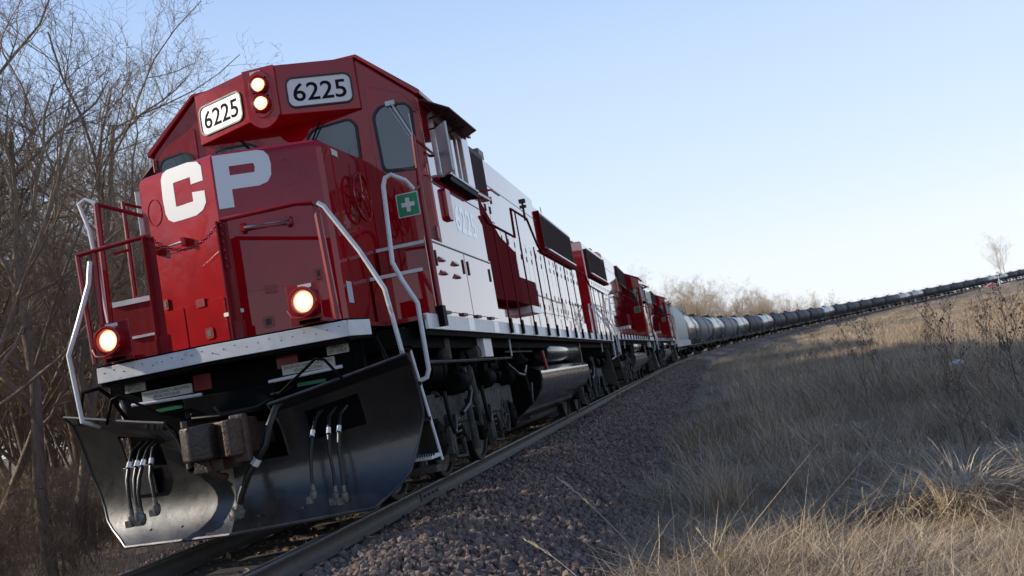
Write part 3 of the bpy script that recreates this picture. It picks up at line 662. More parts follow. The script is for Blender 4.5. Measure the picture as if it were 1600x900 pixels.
        MB().box(*sorted((F(a0, 0, 0)[0]-.02, F(a0, 0, 0)[0]+.02)), F(a0, 0, .05)[1]-.02, F(a0, 0, 0)[1], 2.70, 2.775).box(F(a1, 0, 0)[0]-.02, F(a1, 0, 0)[0]+.02, F(a1, 0, .05)[1]-.02, F(a1, 0, 0)[1], 2.70, 2.775).build('grab_bracket', M['red'], G_)
        # lower access doors: plates a few mm proud with visible joints
        MB().prism(rrect(.32, 1.95, .50, .41, .02), F, 0, .008).build('nose_door', M['red'], NO, bevel=.003)
        MB().prism(rrect(.745, 1.95, .30, .41, .02), F, 0, .008).build('nose_door', M['red'], NO, bevel=.003)
        for q_ in ((.36, 2.15, .11, .075, .01), (.30, 1.86, .10, .10, .02), (.80, 2.22, .06, .10, .01)): MB().prism(rrect(*q_), F, .006, .02).build('latch', M['red2'], NO)
        lh = MB(); lh.prism(rrect(.30, 1.86, .05, .055, .01), F, .02, .022); lh.prism(rrect(.80, 2.22, .025, .05, .005), F, .02, .024); lh.build('latch_hole', M['rubber'], NO)
        # long louvre strip on each side of the nose and sticker
        rib = MB()
        for k in range(2): rib.box(sx*.94, sx*.948, .95+k*.45, .97+k*.45, 1.75, 3.35)
        rib.build('side_seam', M['red'], NO)
    if number:
        F = facet(1); FL = facet(-1)
        Pp = smooth_poly([(.02, 3.445), (.50, 3.445), (.50, 3.10), (.125, 3.10), (.125, 2.935), (.02-.0, 2.935)], .0001, 1)
        out = [(-.0, 3.435), (.40, 3.435), (.46, 3.42), (.50, 3.37), (.51, 3.29), (.50, 3.19), (.46, 3.13), (.38, 3.105), (.135, 3.105), (.135, 2.94), (-.0, 2.94)]
        out = [(a+.02, b) for a, b in out]
        hole = [(.135+.02, 3.32), (.355+.02, 3.32), (.365+.02, 3.285), (.355+.02, 3.235), (.135+.02, 3.235)]
        p = MB()
        # P drawn as strips round its counter
        for poly in ([(.02, 2.94), (.155, 2.94), (.155, 3.435), (.02, 3.435)], [(.155, 3.32), (.375, 3.32), (.42, 3.435), (.155, 3.435)],
                     [(.375, 3.32), (.53, 3.29), (.52, 3.37), (.48, 3.42), (.42, 3.435)], [(.385, 3.285), (.375, 3.235), (.48, 3.13), (.52, 3.19), (.53, 3.29)], [(.375, 3.32), (.385, 3.285), (.53, 3.29)],
                     [(.155, 3.105), (.40, 3.105), (.48, 3.13), (.375, 3.235), (.155, 3.235)]):
            p.prism(poly, F, 0, .0035)
        p.build('nose_letter', M['letter'], NO, label='big white letter P on the nose')
        cpl = MB()
        oc = [(.12, 3.245), (.12, 3.38), (.16, 3.43), (.28, 3.455), (.44, 3.455), (.56, 3.455), (.62, 3.43), (.65, 3.38), (.66, 3.2), (.65, 3.05), (.62, 2.99), (.56, 2.955), (.44, 2.95), (.26, 2.95), (.17, 2.98), (.12, 3.04), (.12, 3.15)]
        ic = [(.275, 3.245), (.275, 3.30), (.275, 3.31), (.28, 3.315), (.44, 3.315), (.48, 3.315), (.50, 3.31), (.50, 3.30), (.50, 3.2), (.50, 3.10), (.50, 3.09), (.48, 3.085), (.44, 3.085), (.28, 3.085), (.275, 3.09), (.275, 3.10), (.275, 3.17)]
        for i in range(len(oc)-1): cpl.prism([oc[i], oc[i+1], ic[i+1], ic[i]], FL, 0, .0035)
        cpl.build('nose_letter', M['letter'], NO, label='big white letter C on the nose')
        MB().prism(rrect(.05, 1.99, .10, .035, .003), FL, .0085, .011).prism(rrect(.05, 2.0, .10, .035, .003), F, .0085, .011).build('scuffed_tape', M['signwhite'], NO)
        MB().box(.94, .942, .80, .93, 1.93, 2.13).build('sticker', M['poster'], NO)
        MB().box(.944, .95, .95, 1.10, 3.36, 3.42).build('nameplate', M['signwhite'], NO)
    # hand brake wheel on the nose side
    for sx in (1, -1):
        w = MB(); w.tube([(sx*1.0, 1.50+.24*math.cos(a*.2618), 3.02+.24*math.sin(a*.2618)) for a in range(25)], .015, 6)
        w.tube([(sx*1.0, 1.50+.155*math.cos(a*.2618), 3.02+.155*math.sin(a*.2618)) for a in range(25)], .006, 5)
        for a in range(5): w.tube([(sx*1.0, 1.5, 3.02), (sx*1.0, 1.5+.235*math.cos(a*1.257+.3), 3.02+.235*math.sin(a*1.257+.3))], .011, 5)
        w.lathe([(-.06, .05), (.01, .05), (.02, .03), (.02, 0)], (sx*1.0, 1.5, 3.02), (sx, 0, 0), 12)
        w.build('hand_brake_wheel', M['red'], NO, smooth=True)
    # ---- cab
    prof_ = [(-1.55, 1.71), (-1.55, eave), (-chamfer, 4.66), (chamfer, 4.66), (1.55, eave), (1.55, 1.71)]
    CB = MB().prism(prof_, lambda a, b, d: (a, d, b), YF, 4.42).build('cab', M['red'], root, bevel=.03)
    MB().prism([(-1.60, eave-.02), (-1.60, eave+.03), (-chamfer-.01, 4.70), (chamfer+.01, 4.70), (1.60, eave+.03), (1.60, eave-.02), (1.56, eave-.01), (chamfer, 4.663), (-chamfer, 4.663), (-1.56, eave-.01)], lambda a, b, d: (a, d, b), YF-.03, 4.44).build('roof', M['red2'] if not number else M['red'], CB, bevel=.008)
    fr = lambda a, b, d: (a, YF-d, b)
    for sx in (1, -1):
        g = lambda a, b, d, sx=sx: (sx*a, YF-d, b)
        glass_panel(CB, 'windshield', smooth_poly([(.27, 3.50), (.85, 3.52), (.86, 3.95), (.79, 4.035), (.35, 4.01), (.25, 3.9)], .07), g)
    # front door (right of picture) with tall window, and the matching blank side
    for sx in (1, -1):
        g = lambda a, b, d, sx=sx: (sx*a, YF-d, b)
        door = MB().prism(smooth_poly([(1.0, 2.50), (1.53, 2.50), (1.53, 3.98), (1.40, 4.17), (1.0, 4.34)], .06), g, 0, .016).build('cab_front_door', M['red'], CB, bevel=.005)
        glass_panel(door, 'door_window', smooth_poly([(1.06, 3.36), (1.46, 3.32), (1.49, 3.99), (1.43, 4.06), (1.14, 4.09), (1.04, 4.0)], .07), g, d=.014)
        for z in (4.0, 3.3, 2.62): MB().box(sx*1.495, sx*1.545, YF-.035, YF, z-.06, z+.06).cyl((sx*1.53, YF-.03, z-.075), (sx*1.53, YF-.03, z+.075), .012, 8).build('hinge', M['red2'], door)
        if sx > 0: MB().tube([g(1.28, 4.08, .06), g(1.46, 3.66, .05)], .012, 6).tube([g(1.24, 4.07, .05), g(1.44, 3.64, .045)], .006, 6).tube([g(1.45, 3.92, .04), g(1.455, 3.56, .04)], .007, 6).box(sx*1.22, sx*1.32, YF-.07, YF-.015, 4.05, 4.10).build('wiper', M['steelwhite'], door)
        MB().tube([g(.48, 4.07, .05), g(.36, 3.90, .04), g(.28, 3.82, .035)], .008, 6).tube([g(.46, 4.05, .04), g(.34, 3.86, .03)], .005, 5).build('wiper', M['black'], CB)
        if sx > 0 and number:
            s = MB().prism(rrect(1.272, 2.975, .245, .255, .012), fr, .017, .021).build('first_aid_sign', M['signwhite'], door, label='green first aid sign with white cross')
            MB().prism(rrect(1.272, 2.975, .222, .232, .008), fr, .021, .023).build('sign_field', M['green'], s)
            MB().prism([(1.25, 2.90), (1.294, 2.90), (1.294, 2.955), (1.345, 2.955), (1.345, 3.0), (1.294, 3.0), (1.294, 3.05), (1.25, 3.05), (1.25, 3.0), (1.20, 3.0), (1.20, 2.955), (1.25, 2.955)], fr, .023, .025).build('cross', M['letter'], s)
    if number is None or True:
        # rear wall of the cab: doors with window and sign at each side of the hood
        for sx in (1, -1):
            g = lambda a, b, d, sx=sx: (sx*a, 4.42+d, b)
            dr = MB().prism(rrect(1.26, 3.15, .50, 1.75, .05), g, 0, .014).build('cab_rear_door', M['red'], CB, bevel=.004)
            glass_panel(dr, 'door_window', rrect(1.27, 3.60, .36, .62, .06), g, d=.012)
            if not number:
                s = MB().prism(rrect(1.27, 2.98, .25, .26, .012), g, .015, .02).build('first_aid_sign', M['signwhite'], dr)
                MB().prism(rrect(1.27, 2.98, .22, .23, .01), g, .02, .023).build('sign_field', M['green'], s)
    # number board housing
    H = MB(); C3 = [(-.94, 2.16), (-.94, 2.12), (-.18, 1.79), (.18, 1.79), (.94, 2.12), (.94, 2.16)]
    top = [(x, y, 4.67) for x, y in C3]; bot = [(-.94, 2.16, 4.10), (-.94, 2.12, 4.10), (-.18, 1.79, 4.12), (.18, 1.79, 4.12), (.94, 2.12, 4.10), (.94, 2.16, 4.10)]
    H.add(bot+top, [(i, (i+1) % 6, 6+(i+1) % 6, 6+i) for i in range(6)]+[(0, 5, 4, 3, 2, 1), (6, 7, 8, 9, 10, 11)])
    HB = H.build('number_board_housing', M['red'], CB, bevel=.012)
    cen = [(-.18, 4.665), (-.18, 4.14)]+[(-.18+.36*k/8, 4.14-.13*math.sin(math.pi*k/8)**.7) for k in range(1, 8)]+[(.18, 4.14), (.18, 4.665)]
    MB().prism(cen, lambda a, b, d: (a, d, b), 1.745, 1.80).build('headlight_plate', M['red'], HB, bevel=.006)
    MB().box(-.09, .03, 1.742, 1.746, 4.60, 4.635).build('nameplate', M['signwhite'], HB)
    oval = [( .125*math.cos(a*.2618), 4.375+(.125 if math.sin(a*.2618) > 0 else -.125)*1.0+.13*math.sin(a*.2618)) for a in range(24)]
    MB().prism(oval, lambda a, b, d: (a, d, b), 1.735, 1.76).build('headlight_surround', M['red'], HB, bevel=.008)
    for z in (4.475, 4.275):
        hl = MB().lathe([(0, .098), (.05, .098), (.055, .09), (.05, .08), (0, .075)], (0, 1.74, z), (0, -1, 0), 24).build('headlight', M['red'], HB, smooth=True)
        MB().lathe([(-.01, 0), (.01, .03), (.03, .055), (.042, .078)], (0, 1.735, z), (0, -1, 0), 20).build('reflector', M['chrome'], hl, smooth=True)
        if number: MB().lathe([(.035, .074), (.046, .045), (.05, 0)], (0, 1.735, z), (0, -1, 0), 20).build('lens', M['lamp'], hl, smooth=True); MB().lathe([(.049, .052), (.052, .03), (.0525, .022)], (0, 1.735, z), (0, -1, 0), 16).build('lens_centre', M['lampmid'], hl); MB().lathe([(.057, 0), (.056, .022), (.053, .026)], (0.008, 1.735, z+.006), (0, -1, 0), 12).build('bulb_glow', M['bulb'], hl)
        for a in range(4): MB().cyl((.105*math.cos(a*1.57+.78), 1.74, z+.105*math.sin(a*1.57+.78)), (.105*math.cos(a*1.57+.78), 1.71, z+.105*math.sin(a*1.57+.78)), .01, 6).build('screw', M['steel'], hl)
    Lf = math.hypot(.76, .33); ux, uy = .76/Lf, .33/Lf
    for sx in (1, -1):
        g = lambda a, b, d, sx=sx: (sx*(.18+a*ux+d*uy), 1.79+a*uy-d*ux, b)
        w_ = Lf
        fr_ = ring(MB(), rrect(w_*.515, 4.345, .70, .335, .085), rrect(w_*.515, 4.345, .665, .30, .07), g, 0, .018).build('number_board', M['rubber'], HB)
        MB().prism(rrect(w_*.515, 4.345, .668, .303, .07), g, 0, .009).build('board_face', M['numboard'], fr_)
        if number: text(number, 'numerals', M['navy'], fr_, g(w_*.515, 4.345, .0105), (ux, sx*uy, 0) if sx > 0 else (ux, -uy, 0), (0, 0, 1), .20, .56, .0005, bold=.012)
    # ---- cab sides
    for sx in (1, -1):
        g = lambda a, b, d, sx=sx: (sx*(1.55+d), a, b)
        MB().prism([(2.19, 2.51), (4.39, 2.51), (4.39, 4.08), (2.19, 4.08)], g, -.01, .0035).build('cab_side_sheet', M['redside'], CB)
        MB().prism([(2.2, 3.17), (4.4, 3.17), (4.4, 3.185), (2.2, 3.185)], g, -.002, .006).build('panel_seam', M['rubber'], CB)
        o_ = ring(MB(), rrect(3.25, 3.66, 1.36, .74, .03), rrect(3.25, 3.66, 1.28, .66, .02), g, -.01, .03).build('side_window', M['steelwhite'], CB)
        MB().prism(rrect(3.25, 3.66, 1.28, .66, .02), g, -.004, .002).build('pane', M['glass'], o_)
        for a in (3.30, 3.62): MB().prism([(a, 3.33), (a+.045, 3.33), (a+.045, 3.99), (a, 3.99)], g, .002, .022).build('window_post', M['steelwhite'], o_)
        MB().prism([(2.62, 3.24), (4.0, 3.24), (4.0, 3.31), (2.62, 3.31)], g, .005, .11).build('armrest', M['black'], o_, bevel=.01)
        MB().prism([(2.62, 3.312), (4.0, 3.312), (4.0, 3.335), (2.62, 3.335)], g, .005, .12).build('window_rail', M['steelwhite'], o_)
        mr = MB().obox((sx*1.735, 2.24, 3.50), (.085, -.11, 0) if sx > 0 else (-.085, -.11, 0), (.010*sx, .008, 0), (0, 0, .27)).build('side_mirror', M['mirror'], CB, bevel=.01)
        MB().tube([(sx*1.56, 2.45, 3.80), (sx*1.74, 2.40, 3.80)], .01, 6).tube([(sx*1.56, 2.45, 3.22), (sx*1.74, 2.40, 3.24)], .01, 6).build('mirror_arm', M['black'], mr)
        sh = MB().add([(sx*1.57, 2.22, 4.07), (sx*1.57, 4.2, 4.07), (sx*1.90, 3.32, 3.90), (sx*1.84, 2.35, 3.95), (sx*1.57, 2.22, 4.09), (sx*1.57, 4.2, 4.09), (sx*1.90, 3.32, 3.915), (sx*1.84, 2.35, 3.965)],
                      [(0, 3, 2, 1), (4, 5, 6, 7), (0, 1, 5, 4), (1, 2, 6, 5), (2, 3, 7, 6), (3, 0, 4, 7)])
        for y in (2.5, 2.9, 3.25): sh.tube([(sx*1.56, y, 3.93), (sx*1.78, y, 3.965)], .014, 5)
        sh.build('sunshade', M['grille'], CB)
        MB().prism(rrect(2.63, 2.98, .22, .36, .05), g, .0, .05).build('signal_box', M['red'], CB, bevel=.012)
        if number: text(number, 'cab_numerals', M['sidelet'], CB, (sx*1.5545, 3.47, 2.90), (0, sx, 0), (0, 0, 1), .33, 1.0, .001, bold=.03)
        # box below the cab with two doors, carried forward as steps to the front door
        LB = MB().box(sx*.96, sx*1.555, 1.46, YF-.002, 1.71, 2.18).box(sx*.96, sx*1.555, 1.80, YF-.002, 2.181, 2.50).build('step_box', M['red'], root, bevel=.006)
        MB().box(sx*.955, sx*1.50, 1.44, 1.475, 2.165, 2.20).box(sx*.955, sx*1.50, 1.78, 1.815, 2.485, 2.52).build('step_nosing', M['white'], LB)
        MB().box(sx*1.555, sx*1.572, 1.46, 4.40, 1.715, 2.50).build('lower_side_panel', M['redside'], root, bevel=.004)
        MB().box(sx*1.572, sx*1.578, 1.50, 4.36, 2.465, 2.48).build('drip_rail', M['rubber'], root)
        for a, b_ in ((1.60, 2.93), (2.96, 4.28)):
            d_ = MB().prism([(a, 1.76), (b_, 1.76), (b_, 2.455), (a, 2.455)], g, .022, .032).build('battery_door', M['redside'], root, bevel=.003)
            hh = MB()
            for y in (a+.1, b_-.1): hh.prism([(y-.015, 2.22), (y+.015, 2.22), (y+.015, 2.38), (y-.015, 2.38)], g, .03, .045)
            for y in (a+.2, a+.9): hh.prism([(y-.1, 1.735), (y+.1, 1.735), (y+.1, 1.765), (y-.1, 1.765)], g, .022, .05)
            hh.build('door_latch', M['rubber'], d_)
            if a < 2:
                v = MB()
                for y, z in ((1.9, 2.33), (1.9, 2.19), (2.45, 2.33), (2.45, 2.19)):
                    v.add([(sx*1.582, y-.09, z), (sx*1.582, y+.09, z), (sx*1.582, y+.09, z-.05), (sx*1.582, y-.09, z-.05), (sx*1.62, y-.07, z-.045), (sx*1.62, y+.07, z-.045)], [(0, 4, 5, 1), (3, 2, 5, 4), (0, 3, 4), (1, 5, 2), (0, 1, 2, 3)])
                v.build('vent_hood', M['red2'], d_)
    # ---- long hood
    HX = .95
    HD = MB().prism([(-HX, 1.70), (-HX, 4.58), (-HX+.05, 4.63), (HX-.05, 4.63), (HX, 4.58), (HX, 1.70)], lambda a, b, d: (a, d, b), 4.425, 18.55).build('long_hood', M['redside'], root, bevel=.03)
    MB().prism([(-HX-.004, 4.40), (-HX-.004, 4.72), (-HX+.12, 4.84), (HX-.12, 4.84), (HX+.004, 4.72), (HX+.004, 4.40)], lambda a, b, d: (a, d, b), 4.46, 13.0).build('dynamic_brake_housing', M['redside'], HD, bevel=.03)
    for y in (9.3, 11.0, 12.4, 14.6, 16.0, 17.4):
        z = 4.86 if y < 13 else 4.62
        fn_ = MB().lathe([(0, .62), (.16, .62), (.2, .58), (.2, 0)], (0, y, z), (0, 0, 1), 24).build('roof_fan', M['orange'] if y in (12.4,) else M['red'], HD, smooth=True)
    MB().lathe([(0, .12), (.14, .12), (.22, .08), (.24, 0)], (.45, 11.7, 4.86), (0, 0, 1), 16).build('warning_beacon', M['orange'], HD, smooth=True)
    MB().box(.60, .85, 8.6, 9.0, 4.86, 5.0).tube([(.7, 9.6, 4.86), (.7, 9.6, 5.12)], .01, 5).tube([(.75, 15.5, 4.6), (.75, 15.5, 4.95)], .01, 5).build('roof_fitting', M['steel'], HD)
    ex = MB().box(-.3, .3, 10.0, 10.7, 4.86, 5.02).build('exhaust_stack', M['black'], HD)
    for sx in (1, -1):
        g = lambda a, b, d, sx=sx: (sx*(HX+d), a, b)
        # central air intake: dark mesh box
        a_ = MB().prism([(4.75, 3.90), (7.95, 3.98), (7.95, 4.70), (4.75, 4.62)], g, 0, .07).build('air_intake', M['grille'], HD, bevel=.01)
        MB().prism([(4.8, 3.85), (7.98, 3.93), (7.98, 3.97), (4.8, 3.89)], g, 0, .085).build('intake_lip', M['red'], a_)
        ri = MB()
        for k in range(38): ri.prism([(4.82+k*.082, 3.99), (4.835+k*.082, 3.99), (4.835+k*.082, 4.60), (4.82+k*.082, 4.60)], g, .07, .078)
        ri.build('mesh_rib', M['grille'], a_)
        # radiator intakes
        ra = MB().prism([(13.25, 3.66), (18.05, 3.66), (18.05, 4.44), (13.25, 4.46)], g, .0, .07).build('radiator_intake', M['grille'], HD, bevel=.006)
        ri = MB()
        for k in range(60): ri.prism([(13.33+k*.078, 3.72), (13.345+k*.078, 3.72), (13.345+k*.078, 4.40), (13.33+k*.078, 4.40)], g, .07, .077)
        ri.build('mesh_rib', M['grille'], ra)
        MB().prism([(13.22, 3.58), (18.1, 3.58), (18.1, 3.655), (13.22, 3.655)], g, .0, .11).prism([(13.19, 3.6), (13.25, 3.6), (13.25, 4.5), (13.19, 4.5)], g, 0, .075).build('radiator_frame', M['redduct'], ra)
        MB().prism([(13.6, 3.66), (18.0, 3.66), (18.0, 3.69), (13.6, 3.69)], g, .072, .115).build('radiator_sill', M['letter'], ra)
        # traction motor blower duct: tapering wedge behind the cab
        D0 = [(4.44, 2.20), (4.44, 3.96), (6.35, 3.80), (7.25, 3.22), (8.02, 3.02), (8.02, 2.20)]
        def dw(a): return .03+.30*(a-4.44)/3.6
        vs = [(sx*HX, a, b) for a, b in D0]+[(sx*(HX+dw(a)), a, b) for a, b in D0]; n6 = 6
        MB().add(vs, [(i, (i+1) % n6, n6+(i+1) % n6, n6+i) for i in range(n6)]+[tuple(range(6))[::-1], tuple(range(6, 12))]).build('blower_duct', M['redduct'], HD)
        MB().prism([(8.06, 2.20), (9.95, 2.20), (9.95, 2.66), (8.06, 2.66)], g, 0, .26).build('filter_box', M['redduct'], HD, bevel=.01)
        MB().prism([(9.0, 2.08), (9.95, 2.08), (9.95, 2.20), (9.0, 2.20)], g, 0, .27).build('box_step', M['letter'], HD)
        # horizontal seams and the low skirt
        MB().prism([(6.8, 4.26), (13.2, 4.26), (13.2, 4.272), (6.8, 4.272)], g, 0, .003).build('hood_seam', M['rubber'], HD)
        MB().prism([(4.45, 1.71), (18.5, 1.71), (18.5, 2.14), (4.45, 2.14)], g, .0, .03).build('hood_skirt', M['redside'], HD, bevel=.004)
        # engine doors
        dm = MB(); W_ = .565
        dm.prism([(0.012, 2.22), (W_-.012, 2.22), (W_-.012, 3.52), (0.012, 3.52)], lambda a, b, d: (d, a, b), 0, .014); dme = dm.mesh('engine_door', M['redside'])
        lt = MB()
        for z in (3.22, 2.60): lt.box(.014, .024, W_-.065, W_-.04, z-.05, z+.05)
        for z in (3.40, 2.34): lt.cyl((.014, .025, z-.05), (.014, .025, z+.05), .010, 6)
        lme = lt.mesh('door_latch', M['rubber'])
        y = 8.15
        while y < 18.3:
            if y < 10: z0 = .36; 
            MB().box(sx*(HX-.01), sx*(HX+.002), y-.012, y+.012, 2.2, 3.54).build('door_gap', M['grille'], HD)
            o = link_mesh('engine_door', dme, HD, (sx*HX, y, 0), scale=(sx, 1, 1)); link_mesh('door_latch', lme, o)
            y += W_
        for k in range(4):     # tall narrow doors high on the hood behind the intake
            yy = 7.0+k*.36; MB().prism([(yy, 3.62), (yy+.33, 3.62), (yy+.33, 4.20), (yy, 4.20)], g, 0, .012).build('upper_door', M['redside'], HD, bevel=.002)
            MB().prism([(yy+.25, 3.95), (yy+.29, 3.95), (yy+.29, 4.07), (yy+.25, 4.07)], g, .012, .028).prism([(yy+.04, 3.75), (yy+.08, 3.75), (yy+.08, 3.87), (yy+.04, 3.87)], g, .012, .028).build('door_latch', M['rubber'], HD)
        # handrails: flat stanchions with black feet and a continuous rail
        sy = [4.94, 5.76, 6.83, 8.03, 8.99, 10.18, 11.36, 12.42, 13.59, 14.8, 16.0, 17.15, 18.25]
        for i, yy in enumerate(sy):
            top = 3.5 if i == 2 else (2.85 if i > 9 else 3.05)
            p = MB().box(sx*1.578, sx*1.592, yy-.028, yy+.028, 1.66, top).build('stanchion', M['redduct'], root)
            MB().box(sx*1.578, sx*1.612, yy-.045, yy+.045, 1.585, 1.78).build('stanchion_foot', M['black'], p)
        x_ = sx*1.585
        MB().tube([(x_, 4.45, 3.10), (x_, 4.6, 3.03), (x_, 6.45, 3.04), (x_, 6.5, 3.48), (x_, 7.85, 3.50), (x_, 8.5, 3.12), (x_, 8.8, 3.06), (x_, 14.9, 3.08), (x_, 15.35, 2.87), (x_, 18.5, 2.84)], .019, 8).build('handrail', M['redduct'], root, smooth=True)
        if number and sx > 0:
            MB().tube([(x_, 7.7, 3.45), (x_, 7.7, 3.78)], .02, 6).box(x_-.05, x_+.05, 7.66, 7.74, 3.66, 3.70).box(x_-.05, x_+.05, 7.66, 7.74, 3.74, 3.80).build('rail_sensor', M['frame'], root)
        MB().tube([(x_, 4.47, 3.42), (x_-.0+sx*.12, 4.62, 3.44), (x_+sx*.12, 5.1, 3.44)], .014, 6).build('grab_iron', M['red2'], root)
        # corner hand rails and the red corner post
        r = MB()
        if sx > 0:
            MB().tube([(1.09, .0, 2.72), (1.14, .0, 2.68), (1.38, .02, 2.25), (1.53, .06, 1.90), (1.56, .15, 1.38), (1.52, .3, 1.25)], .021, 8).build('step_handrail', M['white'], root, smooth=True)
        else:
            MB().tube([(-1.02, -.1, 2.62), (-1.05, -.12, 2.42), (-1.18, -.15, 2.10), (-1.29, -.18, 1.84), (-1.30, -.1, 1.26), (-1.28, .1, 1.2)], .021, 8).build('step_handrail', M['white'], root, smooth=True)
        if sx > 0 or not number: MB().tube([(sx*1.60, 1.22, 2.93), (sx*1.57, 1.10, 3.0), (sx*1.47, 1.0, 3.06), (sx*1.41, 1.0, 3.04), (sx*1.38, 1.0, 2.97), (sx*1.345, 1.0, 2.24), (sx*1.41, 1.0, 2.06), (sx*1.52, 1.0, 1.82), (sx*1.52, 1.0, 1.20), (sx*1.49, 1.0, 1.13), (sx*1.42, .98, 1.11)], .023, 8).build('step_handrail', M['white'], root, smooth=True)
        cp = MB().tube([(sx*1.60, 1.5, 3.05), (sx*1.60, 1.48, 1.76)], .028, 8).tube([(sx*1.61, 1.52, 3.52), (sx*1.60, 1.5, 3.05)], .022, 8).tube([(sx*1.60, 1.22, 2.93), (sx*1.60, 1.5, 3.0)], .016, 6).build('corner_post', M['red2'], root, smooth=True)
        MB().tube([(sx*1.61, 1.52, 3.50), (sx*1.58, 2.4, 3.50), (sx*1.55, 2.42, 3.50)], .016, 6).build('cab_grab_bar', M['red2'], cp, smooth=True)
        MB().box(sx*1.57, sx*1.64, 1.42, 1.54, 1.60, 1.80).build('post_foot', M['black'], cp)
        # front railing and its post
        fp = MB().tube([(sx*1.06, .03, 2.72), (sx*1.09, .04, 1.72)], .030, 6).build('front_post', M['red2'], root)
        MB().tube([(sx*1.05, .0, 2.73), (sx*.9, -.02, 2.75), (sx*.17, .07, 2.77)] if sx > 0 else [(-1.20, .0, 2.72), (-.56, .06, 2.77)], .021, 8).build('front_rail', M['red2'], fp, smooth=True)
        xx = .17 if sx > 0 else -.54
        ip = MB().box(xx-.038, xx+.038, .08, .10, 1.72, 2.76).box(xx-.038, xx-.026, .02, .10, 1.72, 2.76).box(xx-.06, xx+.06, .05, .11, 1.70, 1.88).build('chain_post', M['red2'], root)
        # ditch light
        px = sx*.90
        bx = MB().box(px-.17 if sx > 0 else px-.12, px+.12 if sx > 0 else px+.17, -.10, -.08, 1.72, 2.06).box(px-.10, px+.10, -.1, .2, 1.72, 1.76).build('light_bracket', M['red2'], root, bevel=.006)
        hs = MB().lathe([(-.12, .08), (-.1, .115), (.02, .125), (.05, .125), (.055, .112), (.05, .096), (0, .088)], (px, -.15, 1.90), (0, -1, 0), 26).build('ditch_light', M['red'], bx, smooth=True)
        MB().box(px-.06, px+.06, -.105, -.101, 2.02, 2.05).build('light_label', M['signwhite'], bx)
        if number:
            MB().lathe([(.02, .09), (.035, .05), (.04, 0)], (px, -.15, 1.90), (0, -1, 0), 24).build('lens', M['lamp'], hs, smooth=True)
            MB().lathe([(.037, .068), (.041, .04), (.042, .03)], (px, -.15, 1.90), (0, -1, 0), 18).build('lens_centre', M['lampmid'], hs); MB().lathe([(.048, 0), (.047, .026), (.043, .032)], (px+.01, -.15, 1.905), (0, -1, 0), 14).build('bulb_glow', M['bulb'], hs)
        MB().tube([(px-.13, -.22, 1.84), (px-.08, -.26, 1.775), (px, -.27, 1.755), (px+.08, -.26, 1.78), (px+.13, -.22, 1.84)], .01, 6).build('lamp_guard', M['red2'], hs, smooth=True)
        # sheet panels at the nose corners (walkway ends)
        if sx < 0:
            MB().box(-1.53, -1.0, .92, .94, 1.72, 2.38).build('corner_panel', M['red2'], root)
            MB().box(-1.50, -1.02, .90, .919, 2.34, 2.39).build('panel_stripe', M['white'], root); MB().box(-1.36, -.98, .90, .919, 2.0, 2.025).build('panel_stripe', M['white'], root)
            MB().tube([(-1.33, .6, 3.30), (-1.36, .6, 1.74)], .03, 6).tube([(-1.33, .6, 3.30), (-.94, .9, 3.12)], .02, 6).build('rear_rail_post', M['red2'], root)
            MB().tube([(-1.20, 0, 2.72), (-1.17, 0, 1.74)], .022, 6).build('outer_rail_post', M['red2'], root)
            MB().tube([(-1.33, .6, 3.31), (-1.44, .6, 3.37), (-1.50, .58, 3.33), (-1.44, .6, 3.07), (-1.37, .6, 2.16), (-1.36, .62, 1.2)], .022, 8).build('step_handrail', M['white'], root, smooth=True)
        # rear steps and rails
        MB().prism([(.98, 1.62), (1.38, 1.62), (1.53, .37), (1.0, .6)], lambda a, b, d, sx=sx: (sx*a, d, b), 18.62, 18.64).build('step_plate', M['brown'], root)
        MB().box(sx*1.2, sx*1.5, 18.64, 18.95, .40, .44).box(sx*1.2, sx*1.46, 18.64, 18.95, .75, .79).box(sx*1.2, sx*1.42, 18.64, 18.95, 1.1, 1.14).build('rear_step', M['under'], root)
        MB().tube([(sx*1.58, 18.3, 2.84), (sx*1.50, 18.95, 2.80), (sx*1.44, 19.0, 2.2), (sx*1.55, 19.0, 1.8), (sx*1.55, 19.0, 1.15), (sx*1.45, 18.95, 1.10)], .022, 8).build('step_handrail', M['white'], root, smooth=True)
        MB().tube([(sx*1.05, 19.3, 2.7), (sx*1.05, 19.3, 1.7)], .025, 6).tube([(sx*1.05, 19.3, 2.7), (sx*1.35, 19.25, 2.2), (sx*1.5, 19.2, 1.9), (sx*1.52, 19.1, 1.2)], .02, 6).build('step_handrail', M['white'], root, smooth=True)
        # air reservoir above the tank, pipes, bell, brackets
        rs = MB().lathe([(0, 0), (0, .13), (.06, .18), (3.7, .18), (3.76, .13), (3.76, 0)], (sx*1.27, 8.75, 1.36), (0, 1, 0), 24).build('air_reservoir', M['tank'], root, smooth=True)
        MB().box(sx*1.05, sx*1.46, 12.56, 12.62, 1.1, 1.56).build('reservoir_bracket', M['steel'], rs)
        MB().tube([(sx*1.50, 1.05, 1.27), (sx*1.47, 2.6, 1.27), (sx*1.47, 5.2, 1.275)], .016, 6).tube([(sx*1.44, 5.0, 1.36), (sx*1.44, 7.0, 1.36)], .012, 6).build('air_pipe', M['frame'], root, smooth=True)
        MB().box(sx*1.40, sx*1.50, 3.55, 3.98, 1.30, 1.575).build('hanger_plate', M['white'], root)
        for yy in (6.2, 17.6): MB().tube([(sx*1.5, yy-1.1, 1.58), (sx*1.48, yy-1.0, 1.30)], .014, 5).build('hanger_rod', M['white'], root)
        MB().lathe([(0, .03), (.06, .10), (.16, .12), (.28, .15), (.34, .20), (.345, .19), (.2, .05), (.2, 0)], (sx*1.30, 6.15, 1.55), (0, .25, -1), 20).build('bell', M['under'], root, smooth=True)
        ml = MB(); rnd = random.Random(3)
